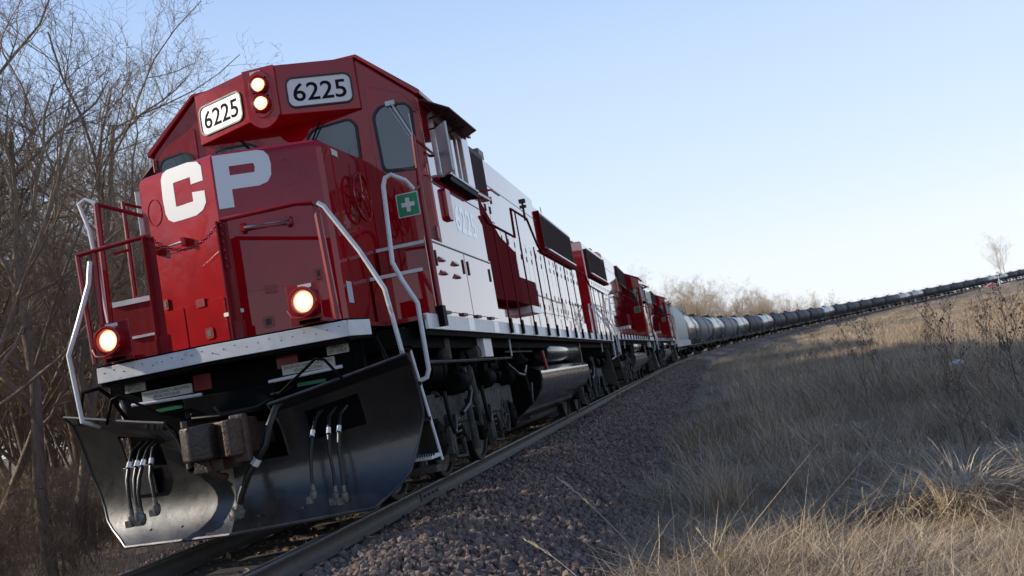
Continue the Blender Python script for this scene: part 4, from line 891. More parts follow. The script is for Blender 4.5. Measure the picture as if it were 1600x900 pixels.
        for k in range(34):     # clutter of valves, pipes and cylinders behind the sill
            yy = 1.1+k*.18+rnd.uniform(-.1, .1); zz = rnd.uniform(1.05, 1.5); xx_ = rnd.uniform(.95, 1.35)
            if k % 3 == 0: ml.cyl((sx*xx_, yy, zz), (sx*xx_, yy+rnd.uniform(.1, .35), zz+rnd.uniform(-.02, .02)), rnd.uniform(.02, .06), 10)
            elif k % 3 == 1: ml.box(sx*xx_, sx*(xx_+.12), yy, yy+rnd.uniform(.08, .22), zz-.1, zz+.06)
            else: ml.tube([(sx*xx_, yy, 1.5), (sx*(xx_+.05), yy+.05, 1.3), (sx*(xx_+.04), yy+.3, 1.15), (sx*xx_, yy+.35, 1.0)], .018, 6)
        for k in range(26):
            yy = 12.9+k*.22+rnd.uniform(-.1, .1); zz = rnd.uniform(1.1, 1.5)
            ml.box(sx*1.1, sx*1.3, yy, yy+rnd.uniform(.06, .2), zz-.08, zz+.08) if k % 2 else ml.tube([(sx*1.3, yy, 1.5), (sx*1.36, yy+.1, 1.2), (sx*1.3, yy+.3, 1.0)], .02, 6)
        ml.build('pipework', M['under'], root)
        cl = MB(); cl.lathe([(0, .05), (.02, .075), (.24, .075), (.26, .05)], (sx*1.38, 2.15, 1.28), (0, 0, 1), 14); cl.build('filter_canister', M['frame'], root, smooth=True)
        MB().lathe([(0, 0), (0, .11), (.22, .11), (.24, .09), (.24, 0)], (sx*1.35, 3.35, 1.36), (0, 1, 0), 18).build('blower_motor', M['frame'], root, smooth=True)
        MB().lathe([(0, 0), (0, .13), (.4, .13), (.4, .14), (.5, .14), (.52, .10)], (sx*1.32, 1.4, 1.2), (0, 1, 0), 20).build('small_air_tank', M['under'], root, smooth=True)
        MB().tube([(sx*1.47, 7.7, 1.36), (sx*1.50, 7.72, 1.05)], .03, 8).build('fuel_filler', M['red2'], root, smooth=True)
        if number and sx > 0: MB().tube([(1.4, 5.2, 1.2), (1.45, 5.6, 1.05), (1.45, 6.0, 1.02), (1.42, 6.4, 1.15)], .02, 6).tube([(1.45, 6.0, 1.1), (1.46, 6.2, .75), (1.44, 6.3, .6), (1.45, 6.45, .9)], .018, 6).build('air_hose', M['steel'], root, smooth=True)
    # chain between the two posts
    ch = MB()
    for k in range(26):
        t = k/25; x = -.54+.71*t; z = 2.76-.30*math.sin(math.pi*min(1, t*1.1)) if t < .9 else 2.66+.1*(t-.9)*10
        z = 2.77-.25*4*t*(1-t)*.75; ch.tube([(x+.018*math.cos(a*1.05), .06+.012*math.sin(a*1.05)*(k % 2), z+.012*math.sin(a*1.05)*(1-k % 2)+.0) for a in range(7)], .0045, 4)
    for k in range(11): ch.tube([(.17+.012*math.cos(a*1.05)*(k % 2), .05+.012*math.sin(a*1.05)*(1-k % 2), 2.72-.036*k+.02*math.sin(a*1.05+1.57)) for a in range(7)], .0045, 4)
    ch.build('safety_chain', M['red2'], root)
    # fuel tank with rounded flanks
    half = [(1.18, 1.16), (1.40, 1.12), (1.49, 1.05), (1.50, .95), (1.47, .80), (1.36, .64), (1.14, .47), (.86, .33), (.5, .26)]
    FT = MB().prism(half+[(-a, b) for a, b in half[::-1]], lambda a, b, d: (a, d, b), 7.2, 13.1).build('fuel_tank', M['tank'], root, smooth=True, sharp=25)
    MB().prism([(a*.985, b*.99+.005) for a, b in half]+[(-a*.985, b*.99+.005) for a, b in half[::-1]], lambda a, b, d: (a, d, b), 7.16, 7.199).build('tank_end', M['black'], FT)
    MB().box(-1.502, 1.502, 7.22, 13.08, .925, .94).build('tank_weld', M['steel'], FT)
    # rear end
    MB().box(-1.1, 1.1, 19.2, 19.28, .5, 1.6).build('rear_bulkhead', M['black'], root)
    MB().prism([(-1.2, 1.62), (1.2, 1.62), (1.2, 1.72), (-1.2, 1.72)], lambda a, b, d: (a, d, b), 18.9, 19.32).build('rear_anticlimber', M['white'], root)
    coupler(root, 19.9-.15, 1, 'under')
    loco_bogie(root, 3.90); loco_bogie(root, 15.3)
    return root

loco1 = make_loco('6225')
tag(loco1, 'leading red diesel locomotive 6225 with lit lamps, black plow and white CP on its nose', 'locomotive', 'red locomotives pulling the train')

def place(root, sa, sb, ya, yb):
    """stand a vehicle on the track: local points y=ya, y=yb come to path distances sa, sb"""
    A = on_path(sa, 0); B = on_path(sb, 0); d = (B-A).normalized() if yb > ya else (A-B).normalized()
    if yb < ya: pass
    yaw = math.atan2(-d.x, d.y); pitch = math.asin(d.z)
    Rm = Matrix.Rotation(yaw, 4, 'Z') @ Matrix.Rotation(pitch, 4, 'X')
    o = A-Rm @ Vector((0, ya, 0)); root.matrix_world = Matrix.Translation(o) @ Rm
PITCH_L = 20.6
loco2 = make_loco(None, eave=4.30, chamfer=0.85)
tag(loco2, 'second red locomotive, running backwards with its long hood towards the leading one', 'locomotive', 'red locomotives pulling the train')
def place_rev(root, s0):   # reversed: local y=19.9 is at s0, local -0.7 at s0+20.6
    place(root, s0+19.9-3.9, s0+19.9-15.3, 3.9, 15.3)
place_rev(loco2, 19.9)
loco3 = copy_tree(loco2); place_rev(loco3, 40.5)
loco3['label'] = 'third and farthest red locomotive, coupled ahead of the grey hopper car'

# ------------------------------------------------------------------ freight cars
def car_bogie(root, yc):
    b = MB()
    for sx in (1, -1):
        b.prism([(-1.15, .48), (-.95, .62), (-.35, .86), (.35, .86), (.95, .62), (1.15, .48), (1.15, .36), (.8, .36), (.45, .34), (.3, .26), (-.3, .26), (-.45, .34), (-.8, .36), (-1.15, .36)], lambda a, b_, d, sx=sx: (sx*d, yc+a, b_), 1.02, 1.16)
        for c in (-.87, .87): b.cyl((sx*1.0, yc+c, .46), (sx*1.28, yc+c, .46), .11, 10)
    b.box(-1.0, 1.0, yc-.2, yc+.2, .45, .80); B = b.build('bogie', M['under'], root)
    for c in (-.87, .87): wheel_set(B, yc+c, .46, m='steel')
    return B
def make_tank(mt):
    r = empty('tank_car'); L0, L1 = .95, 16.55
    pr_ = [(0, 0), (.05, .55), (.18, 1.0), (.38, 1.34), (.62, 1.50), (.70, 1.52)]
    P_ = [(a, b) for a, b in pr_]+[(L1-L0-a, b) for a, b in pr_[::-1]]
    T = MB().lathe(P_, (0, L0, 2.62), (0, 1, 0), 40).build('tank_body', M[mt], r, smooth=True, sharp=60)
    for y in (2.1, 5.2, 8.75, 12.3, 15.4): bd = MB(); bd.lathe([(-.03, 1.522), (-.03, 1.532), (.03, 1.532), (.03, 1.522)], (0, y, 2.62), (0, 1, 0), 40); bd.build('tank_seam', M[mt], T, smooth=True)
    MB().box(-.35, .35, .2, 17.3, .92, 1.12).box(-1.3, 1.3, .9, 1.0, .95, 1.25).box(-1.3, 1.3, 16.5, 16.6, .95, 1.25).box(-1.45, -1.38, 1, 16.5, 1.05, 1.14).box(1.38, 1.45, 1, 16.5, 1.05, 1.14).build('car_frame', M['tankblack'], r)
    for y in (2.6, 14.9): MB().prism([(-1.25, 1.05), (1.25, 1.05), (1.1, 1.9), (.6, 1.45), (-.6, 1.45), (-1.1, 1.9)], lambda a, b, d: (a, d, b), y-.25, y+.25).build('tank_saddle', M['tankblack'], r)
    MB().lathe([(0, .42), (.30, .42), (.32, .46), (.38, .46), (.40, .0)], (0, 8.75, 4.05), (0, 0, 1), 18).box(-.12, .12, 9.6, 9.85, 4.1, 4.42).build('manway_dome', M['tankblack'], r)
    MB().box(-.85, .85, 7.4, 10.1, 4.16, 4.20).build('top_platform', M['tankblack'], r)
    h = MB()
    for sx in (1, -1):
        h.tube([(sx*.85, 7.4, 4.2), (sx*.85, 7.4, 4.95), (sx*.85, 10.1, 4.95), (sx*.85, 10.1, 4.2)], .028, 6); h.tube([(sx*.85, 7.4, 4.6), (sx*.85, 10.1, 4.6)], .02, 5)
    h.build('platform_rail', M['tankblack'], r)
    l = MB()
    for sx in (1, -1):
        for yy in (8.5, 9.0):
            l.tube([(sx*1.62, yy, 1.0), (sx*1.62, yy, 2.9), (sx*1.25, yy, 3.7), (sx*.85, yy, 4.2)], .02, 5)
        for k in range(9): l.tube([(sx*1.62, 8.5, 1.1+k*.24), (sx*1.62, 9.0, 1.1+k*.24)], .012, 4)
        l.tube([(sx*1.55, .7, 1.3), (sx*1.55, 16.8, 1.3)], .022, 6)
        for yy in (.8, 4.5, 12.9, 16.7): l.tube([(sx*1.55, yy, 1.3), (sx*1.42, yy, 1.05)], .016, 4)
    l.build('ladder_and_side_rail', M['tankblack'], r)
    e = MB()
    for y in (.55, 16.95):
        e.box(-1.5, 1.5, y-.3, y+.3, 1.14, 1.18); e.tube([(-1.5, y, 1.18), (-1.5, y, 2.3), (1.5, y, 2.3), (1.5, y, 1.18)], .02, 5)
    e.build('end_platform', M['tankblack'], r)
    coupler(r, .0, -1, 'under'); coupler(r, 17.5, 1, 'under')
    car_bogie(r, 2.6); car_bogie(r, 14.9); return r
def make_hopper():
    r = empty('covered_hopper_car')
    sec = [(-1.50, 1.55), (-1.58, 1.9), (-1.60, 2.5), (-1.56, 3.2), (-1.40, 3.9), (-1.05, 4.28), (-.5, 4.42), (.5, 4.42), (1.05, 4.28), (1.40, 3.9), (1.56, 3.2), (1.60, 2.5), (1.58, 1.9), (1.50, 1.55)]
    MB().prism(sec, lambda a, b, d: (a, d, b), 2.0, 15.8).build('hopper_body', M['hopper'], r, smooth=True, sharp=30)
    sl = MB()
    for sx in (1, -1): sl.box(sx*1.50, sx*1.62, .9, 16.9, 1.12, 1.56)
    sl.build('side_sill', M['hopper'], r)
    e = MB()
    for y, s in ((2.0, -1), (15.8, 1)):
        e.add([(-1.5, y, 4.2), (1.5, y, 4.2), (1.2, y+s*.05, 1.6), (-1.2, y+s*.05, 1.6), (-1.5, y-s*.02, 4.2), (1.5, y-s*.02, 4.2)], [(0, 1, 2, 3)])
        e.box(-1.4, 1.4, y+s*1.0-.05, y+s*1.0+.05, 1.2, 1.4)
        for x in (-1.45, -1.0, 1.0, 1.45): e.tube([(x, y+s*.95, 1.2), (x, y+s*.95, 3.4), (x*.96, y+s*.1, 4.3)], .03, 5)
        for k in range(8): e.tube([(1.0, y+s*.95, 1.4+k*.26), (1.45, y+s*.95, 1.4+k*.26)], .014, 4)
        e.box(-1.5, 1.5, y+s*.05, y+s*.9, 4.36, 4.40)
    e.build('end_ladder_frame', M['hopper'], r)
    t = MB(); t.box(-.55, -.25, 1.2, 16.6, 4.46, 4.50).box(.25, .55, 1.2, 16.6, 4.46, 4.50)
    for k in range(6): t.lathe([(0, .35), (.1, .35), (.14, .3), (.16, 0)], (0, 3.4+k*2.2, 4.40), (0, 0, 1), 16)
    t.build('roof_walk_and_hatch', M['steel'], r)
    for k in range(3): y = 4.6+k*4.2; MB().add([(-1.4, y-1.3, 1.6), (1.4, y-1.3, 1.6), (1.4, y+1.3, 1.6), (-1.4, y+1.3, 1.6), (-.5, y-.3, .5), (.5, y-.3, .5), (.5, y+.3, .5), (-.5, y+.3, .5)], [(0, 1, 5, 4), (1, 2, 6, 5), (2, 3, 7, 6), (3, 0, 4, 7), (4, 5, 6, 7)]).build('discharge_hopper', M['hopper'], r)
    MB().box(-.4, .4, .2, 17.6, .9, 1.15).build('centre_sill', M['under'], r)
    coupler(r, .0, -1, 'under'); coupler(r, 17.8, 1, 'under'); car_bogie(r, 2.0); car_bogie(r, 15.8); return r
hop = make_hopper(); tag(hop, 'pale grey covered hopper car between the last locomotive and the tank cars', 'hopper car')
place(hop, 61.1+2.0, 61.1+15.8, 2.0, 15.8)
protos = {k: make_tank(k) for k in ('tankgrey', 'tankblack', 'tanklight')}
pat = ['tanklight', 'tankgrey', 'tanklight', 'tankgrey', 'tanklight', 'tankblack', 'tanklight', 'tankblack', 'tankblack', 'tankblack', 'tankblack', 'tanklight', 'tankblack', 'tankblack', 'tankblack', 'tankblack', 'tankblack',
       'tanklight', 'tanklight', 'tankblack', 'tankblack', 'tankblack', 'tankblack', 'tankblack', 'tanklight', 'tanklight', 'tankblack', 'tankblack', 'tanklight', 'tankblack']
ordn = ['first', 'second', 'third', 'fourth', 'fifth', 'sixth', 'seventh', 'eighth', 'ninth', 'tenth', 'eleventh', 'twelfth', 'thirteenth', 'fourteenth', 'fifteenth', 'sixteenth', 'seventeenth', 'eighteenth', 'nineteenth', 'twentieth',
        'twenty-first', 'twenty-second', 'twenty-third', 'twenty-fourth', 'twenty-fifth', 'twenty-sixth', 'twenty-seventh', 'twenty-eighth', 'twenty-ninth', 'thirtieth']
look = {'tankgrey': 'sooty grey tank car', 'tankblack': 'matt black tank car', 'tanklight': 'dark tank car shining pale along its top'}
used = set()
for i, k in enumerate(pat):
    if k in used: t = copy_tree(protos[k])
    else: t = protos[k]; used.add(k)
    s0 = 78.9+17.5*i; place(t, s0+2.6, s0+14.9, 2.6, 14.9)
    tag(t, '%s, %s behind the grey hopper car' % (look[k], ordn[i]), 'tank car', 'tank cars of the long train')

# ------------------------------------------------------------------ bare trees
def grow(seed, height, stems=1, levels=4, spread=.5, r0=.1, lean=(0, 0), twig=1.0, dens=1.0):
    """returns two lists of polylines (points, radii): stems, branches"""
    rnd = random.Random(seed); trunk, crown = [], []
    def branch(p, d, L, r, lv):
        n = 5 if lv < 2 else (4 if lv == 2 else 3); pts = [p]; rad = [r]; q = p
        for i in range(n):
            w = .10+.07*lv
            d = (d+Vector((rnd.gauss(0, w), rnd.gauss(0, w), rnd.gauss(0, w*.6)+(.07 if lv else .03)))).normalized()
            q = q+d*L/n; pts.append(q); rad.append(max(r*(1-(i+1)/n*(.62 if lv < levels else .8)), .0022))
        (trunk if lv == 0 else crown).append((pts, rad))
        if lv >= levels: return
        nb = int({0: 11, 1: 8, 2: 6, 3: 5}.get(lv, 4)*dens*rnd.uniform(.8, 1.2)+.5)
        for k in range(nb):
            t = rnd.uniform(.28 if lv == 0 else .15, 1.0); i = min(int(t*n), n-1); f = t*n-i; b = pts[i]*(1-f)+pts[i+1]*f; dd = (pts[i+1]-pts[i]).normalized()
            a = rnd.uniform(0, 6.283); side = dd.cross(Vector((math.cos(a), math.sin(a), .3))).normalized()
            nd = (dd*rnd.uniform(.6, 1.1)+side*rnd.uniform(.45, 1.0)*(.6+spread)+Vector((0, 0, .22))).normalized()
            branch(b, nd, L*rnd.uniform(.34, .62)*(1-.25*t)*twig, max(rad[i]*rnd.uniform(.35, .62), .003), lv+1)
    for s in range(stems):
        a = rnd.uniform(0, 6.28); o = Vector((math.cos(a)*.15*(stems > 1), math.sin(a)*.15*(stems > 1), -.15))
        d = Vector((lean[0]+(rnd.gauss(0, .22) if stems > 1 else rnd.gauss(0, .06)), lean[1]+(rnd.gauss(0, .22) if stems > 1 else 0), 1)).normalized()
        branch(o, d, height*rnd.uniform(.72, 1.0), r0*rnd.uniform(.6, 1.1), 0)
    return trunk, crown
def poly_tubes(name, polys, m, thin=.02):
    V, F = [], []; base = 0
    for pts, rad in polys:
        n = 7 if rad[0] > .06 else (5 if rad[0] > .02 else 3)
        P = np.array([tuple(p) for p in pts]); T = np.gradient(P, axis=0); T /= np.linalg.norm(T, axis=1)[:, None]+1e-9
        ref = np.array([1.0, .2, 0]) if abs(T[0, 0]) < .8 else np.array([0, 1.0, 0])
        U = np.cross(T, ref); U /= np.linalg.norm(U, axis=1)[:, None]+1e-9; Wv = np.cross(T, U)
        ang = np.arange(n)*2*np.pi/n; r = np.array(rad)[:, None, None]
        V.append((P[:, None]+(U[:, None]*np.cos(ang)[None, :, None]+Wv[:, None]*np.sin(ang)[None, :, None])*r).reshape(-1, 3))
        N = len(P); i = np.arange(N-1)[:, None]; k = np.arange(n)[None]
        F.append(base+np.stack([i*n+k, i*n+(k+1) % n, (i+1)*n+(k+1) % n, (i+1)*n+k], -1).reshape(-1, 4)); base += N*n
    me = raw_mesh(name, np.vstack(V), np.vstack(F), m); me.polygons.foreach_set('use_smooth', [True]*len(me.polygons)); return me
kinds = []
for k in range(9):
    h = (7.5, 8.5, 6.5, 8, 7, 9, 6, 8, 7.5)[k]
    tr, cr = grow(100+k, h, stems=(1, 3, 4, 1, 2, 1, 4, 3, 2)[k], levels=4, spread=.5+.1*(k % 3), r0=(.13, .075, .06, .15, .09, .14, .055, .07, .10)[k], dens=(1.15, .9, .8, 1.2, .95, 1.1, .8, .85, 1.0)[k], lean=((k % 3)*.10, 0))
    kinds.append((poly_tubes('trunk', tr, M['bark']), poly_tubes('crown', cr, M['twig'])))
ncount = [0]
def put_tree(x, y, k, sc, rz, label, group='bare trees left of the train', name='bare_tree', z=None, mt=None):
    if z is None: z = float(ground_z([(x, y)])[0])
    r = empty(name, (x, y, z), rz, label, 'tree', group); r.scale = (sc, sc, sc)
    a = link_mesh('trunk', kinds[k][0], r); b = link_mesh('crown', kinds[k][1], r)
    if mt:
        for o in (a, b): o.data = o.data.copy(); o.data.materials.clear(); o.data.materials.append(mt)
    return r
near = [(-6.6, 6.3, 3, 1.12, .3, 'thick grey-brown trunk standing just left of the plow blade'),
        (-7.6, 4.6, 1, 1.1, 2.0, 'many-stemmed bare tree nearest the camera at the left edge'),
        (-9.4, 7.0, 0, 1.25, 4.0, 'straight bare tree just behind the thick trunk by the plow'),
        (-8.3, 9.2, 5, 1.12, 1.2, 'tall bare tree whose crown rises above the left handrail'),
        (-10.8, 5.6, 2, 1.1, 5.1, 'bushy bare tree with slim stems at the bottom left corner')]
for x, y, k, s, rz, lb in near: put_tree(x, y, k, s, rz, lb)
rnd = random.Random(21); spots = []
kindword = ['straight single-trunked', 'three-stemmed', 'slim four-stemmed', 'stout single-trunked', 'forked two-stemmed', 'tall single-trunked', 'low bushy four-stemmed', 'three-stemmed crooked', 'two-stemmed']
tries = 0
while len(spots) < 100 and tries < 20000:
    tries += 1; d = 15.5+75*rnd.random()**1.5; a = R(rnd.uniform(24.5, 46)); x = CAM[0]-d*math.sin(a); y = CAM[1]+d*math.cos(a)
    if x > -6.3 or (x > -9 and y > 9): continue
    if any((x-p)**2+(y-b)**2 < (1.25+.018*d)**2 for p, b in spots+[(q[0], q[1]) for q in near]): continue
    spots.append((x, y))
spots2 = []
for _ in range(1500):
    if len(spots2) >= 36: break
    y = rnd.uniform(6, 75); x = -rnd.uniform(8.5, 15)
    if any((x-p)**2+(y-b)**2 < 5 for p, b in spots+spots2): continue
    spots2.append((x, y))
for i, (x, y) in enumerate(spots+spots2):
    k = rnd.randrange(9); d = math.hypot(x-CAM[0], y-CAM[1]); ang = math.degrees(math.atan2(CAM[0]-x, y-CAM[1]))
    sc = rnd.uniform(.85, 1.15)*(1+min(.35, max(0, d-18)*.010))
    if ang < 32: sc *= .92
    if ang > 34: sc *= 1.15
    if i >= len(spots): sc *= .92
    put_tree(x, y, k, sc, rnd.uniform(0, 6.28), '%s leafless tree in the wood left of the train' % kindword[k], 'bare trees left of the train')
wood = []
for i in range(46):
    d = rnd.uniform(55, 120); a = R(rnd.uniform(30, 50)); wood.append((CAM[0]-d*math.sin(a), CAM[1]+d*math.cos(a), rnd.randrange(9), rnd.uniform(1.0, 1.4), rnd.uniform(0, 6.28)))
for i in range(95):  # unseen trees behind the camera's left, added for dark reflections in the nose
    x = -rnd.uniform(13, 42); wood.append((x, -rnd.uniform(9, 34), rnd.choice((2, 6, 8, 1)), rnd.uniform(1.2, 1.7), rnd.uniform(0, 6.28)))
zz = ground_z([(w_[0], w_[1]) for w_ in wood]); P, S_, Rr, K_ = [], [], [], []
for w_, z in zip(wood, zz):
    for q in (0, 1): P.append((w_[0], w_[1], float(z))); S_.append((w_[3],)*3); Rr.append((0, 0, w_[4])); K_.append(w_[2]*2+q)
scatter('far_and_unseen_wood', P, S_, Rr, K_, [kinds[k][q] for k in range(9) for q in (0, 1)], 'the rest of the leafless wood, far trees at the left and unseen trees added for reflections', 'wood')
# shadow-casting trees of the same wood beside and behind the camera's left
for i in range(9):
    x = rnd.uniform(-30, -16); y = rnd.uniform(-18, -7); put_tree(x, y, rnd.randrange(9), rnd.uniform(.9, 1.2), rnd.uniform(0, 6.28), 'bare tree of the wood, out at the left beyond the picture edge')
for i, (x, y) in enumerate(((-16, 4.6), (-10.5, 2.4), (-20, -1.0), (-17.5, 2.4), (-9.6, 3.6), (-9.6, 19.7), (-11.6, 19.3), (-11, -5.9), (-14.5, -7.2), (-9.2, -7.6))):
    put_tree(x, y, (0, 5, 3, 7, 1, 3, 0, 2, 7, 4)[i], (1.0, 1.05, 1.1, 1.2, 1.0, 1.3, 1.3, 1.05, 1.1, .95)[i], i*1.3, 'bare tree of the wood, out at the left beyond the picture edge')

# ------------------------------------------------------------------ dry grass
def blade_mesh(name, seed, n, rad, h0, h1, w, bend, spread, m, seg=4, lie=0.0, heads=False, tint=(0, 1), dirn=None):
    rnd = random.Random(seed); V, F, T = [], [], []
    for _ in range(n):
        a = rnd.uniform(0, 6.28); rr0 = rad*math.sqrt(rnd.random()); p = Vector((rr0*math.cos(a), rr0*math.sin(a), -.02)); h = rnd.uniform(h0, h1)
        da = rnd.uniform(0, 6.28) if rnd.random() < .6 else a
        if dirn is not None: da = dirn+rnd.gauss(0, .7)
        d = Vector((math.cos(da)*spread*rnd.random(), math.sin(da)*spread*rnd.random(), 1-lie*rnd.random())).normalized()
        bd = Vector((math.cos(da), math.sin(da), 0))*bend*rnd.uniform(.3, 1.4); ww = w*rnd.uniform(.5, 1.4); b = len(V); q = p.copy()
        sd = Vector((-math.sin(da+rnd.uniform(-.8, .8)), math.cos(da), 0)); tn = rnd.uniform(*tint)
        kink = rnd.randrange(1, seg) if rnd.random() < .25 else -1
        for i in range(seg+1):
            t = i/seg; f = ww*(1-t**1.6*.92)/2; V.append(tuple(q-sd*f)); V.append(tuple(q+sd*f)); T += [tn, tn]
            d = (d+bd/seg+Vector((rnd.gauss(0, .06), rnd.gauss(0, .06), -abs(bend)*.55*t/seg*2))).normalized()
            if i == kink: d = (d+Vector((rnd.gauss(0, .7), rnd.gauss(0, .7), -.6))).normalized()
            q = q+d*h/seg
            if q.z < .01: q.z = .01+.03*rnd.random(); d.z = abs(d.z)*.1
        F += [(b+2*i, b+2*i+1, b+2*i+3, b+2*i+2) for i in range(seg)]
        if heads and rnd.random() < .8:
            tip = Vector(V[-1]); dd = d.normalized()
            for k in range(14):
                o = tip-dd*(k*.014); a2 = rnd.uniform(0, 6.28); e = (dd+Vector((math.cos(a2), math.sin(a2), 0))*.7).normalized()*rnd.uniform(.012, .035); s2 = Vector((-e.y, e.x, .004)).normalized()*.003
                c = len(V); V += [tuple(o-s2), tuple(o+s2), tuple(o+e+s2*.4), tuple(o+e-s2*.4)]; T += [.9]*4; F.append((c, c+1, c+2, c+3))
    me = raw_mesh(name, V, F, m); at = me.attributes.new('tint', 'FLOAT', 'POINT'); at.data.foreach_set('value', np.array(T, np.float32)); return me
gk = []
for k in range(3): gk.append(blade_mesh('tuft', k, 42, .13, .18, .6, .0058, .6, .7, M['grass'], seg=4))           # 0-2 upright tuft
for k in range(3): gk.append(blade_mesh('drooping_clump', 10+k, 120, .15, .40, .85, .0075, 2.0, .9, M['grass'], seg=7))      # 3-5 arching clump
for k in range(3): gk.append(blade_mesh('straw', 20+k, 42, .28, .20, .65, .0062, .9, 2.4, M['grass'], seg=4, lie=1.15))  # 6-8 flattened straw
for k in range(2): gk.append(blade_mesh('seed_stem', 30+k, 6, .25, .5, 1.05, .0055, .55, .6, M['grass'], seg=6, heads=True, tint=(.6, 1)))   # 9-10
for k in range(3): gk.append(blade_mesh('field_patch', 40+k, 150, .75, .2, .9, .0125, .6, .6, M['grass'], seg=4))        # 11-13 distance patch
for k in range(3): gk.append(blade_mesh('fallen_stem', 50+k, 8, .4, .5, 1.2, .0065, .25, 3.0, M['grass'], seg=5, lie=1.1, tint=(.5, 1)))   # 14-16 long stalks lying about
for k in range(3): gk.append(blade_mesh('mound', 60+k, 100, .17, .5, .95, .0095, 2.0, .9, M['grass'], seg=8, tint=(.5, 1)))   # 17-19 pale arching mound
P, S_, Rr, K_ = [], [], [], []
def sow(n, d0, d1, a0, a1, kinds_, s0, s1, umin=3.15, pw=.5, zs=(.8, 1.2), thin=None):
    """positions in a sector seen from the camera"""
    d = d0+(d1-d0)*np.random.random(n)**pw; a = np.radians(np.random.uniform(a0, a1, n)); x = CAM[0]+d*np.sin(a); y = CAM[1]+d*np.cos(a)
    U, S = lateral(np.column_stack([x, y])); edge = umin+.35*np.sin(y*1.1)+.25*np.sin(y*2.7+1)+.25*np.random.randn(n)
    ok = U > edge if umin > 0 else U < umin+.3*np.sin(y)
    if thin: ok &= np.random.random(n) < thin(x, y, U)
    x, y = x[ok], y[ok]
    if not len(x): return
    z = ground_z(np.column_stack([x, y])); sc = np.random.uniform(s0, s1, len(x))*(1 if umin < 0 else .8+.35*np.sin(x*.83+1.7*np.sin(y*.41))*np.sin(y*.67+x*.31))
    for i in range(len(x)):
        P.append((x[i], y[i], z[i])); q = random.uniform(*zs); S_.append((sc[i], sc[i], sc[i]*q)); Rr.append((random.gauss(0, .12), random.gauss(0, .12)+.03, random.uniform(0, 6.28))); K_.append(random.choice(kinds_))
def patch(x, y, U): return np.clip(.35+.65*np.sin(x*2.3+np.sin(y*1.4)*1.4)*np.sin(y*2.1+.7*x)+.1*(U-3), .05, 1)
def lush(x, y, U): return np.clip((U-3.2)/1.6, .12, 1)
sow(6800, 2.6, 12, -6, 34, (6, 7, 8), .7, 1.25, umin=2.9, zs=(.45, 1.0))
sow(1900, 2.6, 12, -4, 34, (14, 15, 16), .7, 1.2, umin=2.8, zs=(.4, 1.0))
sow(3000, 3.0, 12, -2, 34, (0, 1, 2, 6), .45, .95, thin=patch)
sow(320, 5.5, 12, 8, 34, (3, 4, 5), .5, 1.0, umin=4.2, thin=patch)
sow(240, 4.5, 14, 2, 34, (9, 10), .6, 1.0, umin=3.3)
sow(900, 7, 34, -8, 8, (0, 1, 6, 7), .35, .9, umin=2.25)
sow(260, 4, 10, -8, 14, (6, 7, 14, 15), .6, 1.0, umin=2.4)
sow(9000, 12, 28, -6, 34, (0, 1, 2, 6, 7), .8, 1.4, thin=lush)
sow(1500, 12, 28, -6, 34, (3, 4, 5, 14), .7, 1.1, umin=4.0)
sow(2600, 12, 28, -6, 34, (0, 1, 2), 1.0, 1.7, umin=4.6, zs=(1.0, 1.4), thin=patch)
sow(900, 12, 30, -4, 34, (9, 10), .8, 1.15, umin=4.5)
sow(5000, 26, 75, -4, 34, (11, 12, 13), .5, 1.05, umin=3.7, pw=.62, zs=(.4, 1.15), thin=lush)
sow(4200, 70, 230, 0, 34, (11, 12, 13), 1.0, 1.7, umin=4.5, pw=.75, zs=(.25, .6))
sow(2600, 220, 640, 0, 34, (11, 12, 13), 2.0, 3.4, umin=6, pw=.9, zs=(.10, .24))
# the big drooping mounds and the reddish tuft seen low on the right
def clump_at(x, y, n, rad, ks, sc, zsc=1.0):
    for _ in range(n):
        a = random.uniform(0, 6.28); r = rad*random.random()**.5; px_, py_ = x+r*math.cos(a), y+r*math.sin(a); P.append((px_, py_, float(ground_z([(px_, py_)])[0]))); q = sc*random.uniform(.85, 1.15); S_.append((q, q, q*zsc)); Rr.append((random.gauss(0, .1), random.gauss(0, .1), random.uniform(0, 6.28))); K_.append(random.choice(ks))
clump_at(5.6, .95, 12, .28, (17, 18, 19), .95, .95); clump_at(6.9, 1.3, 12, .35, (17, 18, 19), .95, 1.0); clump_at(8.2, 4.2, 8, .4, (17, 18, 3), .9); clump_at(5.2, 3.9, 5, .3, (17, 18, 3), .6)
sow(120, 4.5, 13, 6, 34, (17, 18, 19), .35, .7, umin=4.0, thin=patch); clump_at(6.9, 2.4, 8, .4, (0, 1, 9), 1.1)
clump_at(3.95, 2.0, 9, .22, (0, 1, 2), 1.15, 1.25); clump_at(4.6, .2, 6, .3, (0, 2, 14), .8)
scatter('dry_grass', P, S_, Rr, K_, gk, 'tall dry winter grass, tan and grey, covering the field right of the track', 'grass')
# left of the track: low straw and undergrowth among the trunks
P, S_, Rr, K_ = [], [], [], []
sow(3600, 9, 34, -42, -8, (6, 7, 8, 0), .6, 1.1, umin=-2.8)
bk = []
for k in range(4):
    tr, cr = grow(300+k, 1.1, stems=5, levels=2, spread=.9, r0=.012, dens=.9); bk.append(poly_tubes('brush', tr+cr, M['twig']))
n0 = len(P)
sow(1000, 11, 45, -46, -12, (14, 15, 16, 17), .6, 1.6, umin=-4.6)
P2, S2, R2, K2 = P[n0:], S_[n0:], Rr[n0:], [k-14 for k in K_[n0:]]
scatter('straw_litter', P[:n0], S_[:n0], Rr[:n0], K_[:n0], gk, 'flattened dry grass and straw on the floor of the wood', 'grass')
scatter('undergrowth', P2, S2, R2, K2, bk, 'tangled leafless brush between the tree trunks on the left', 'undergrowth')

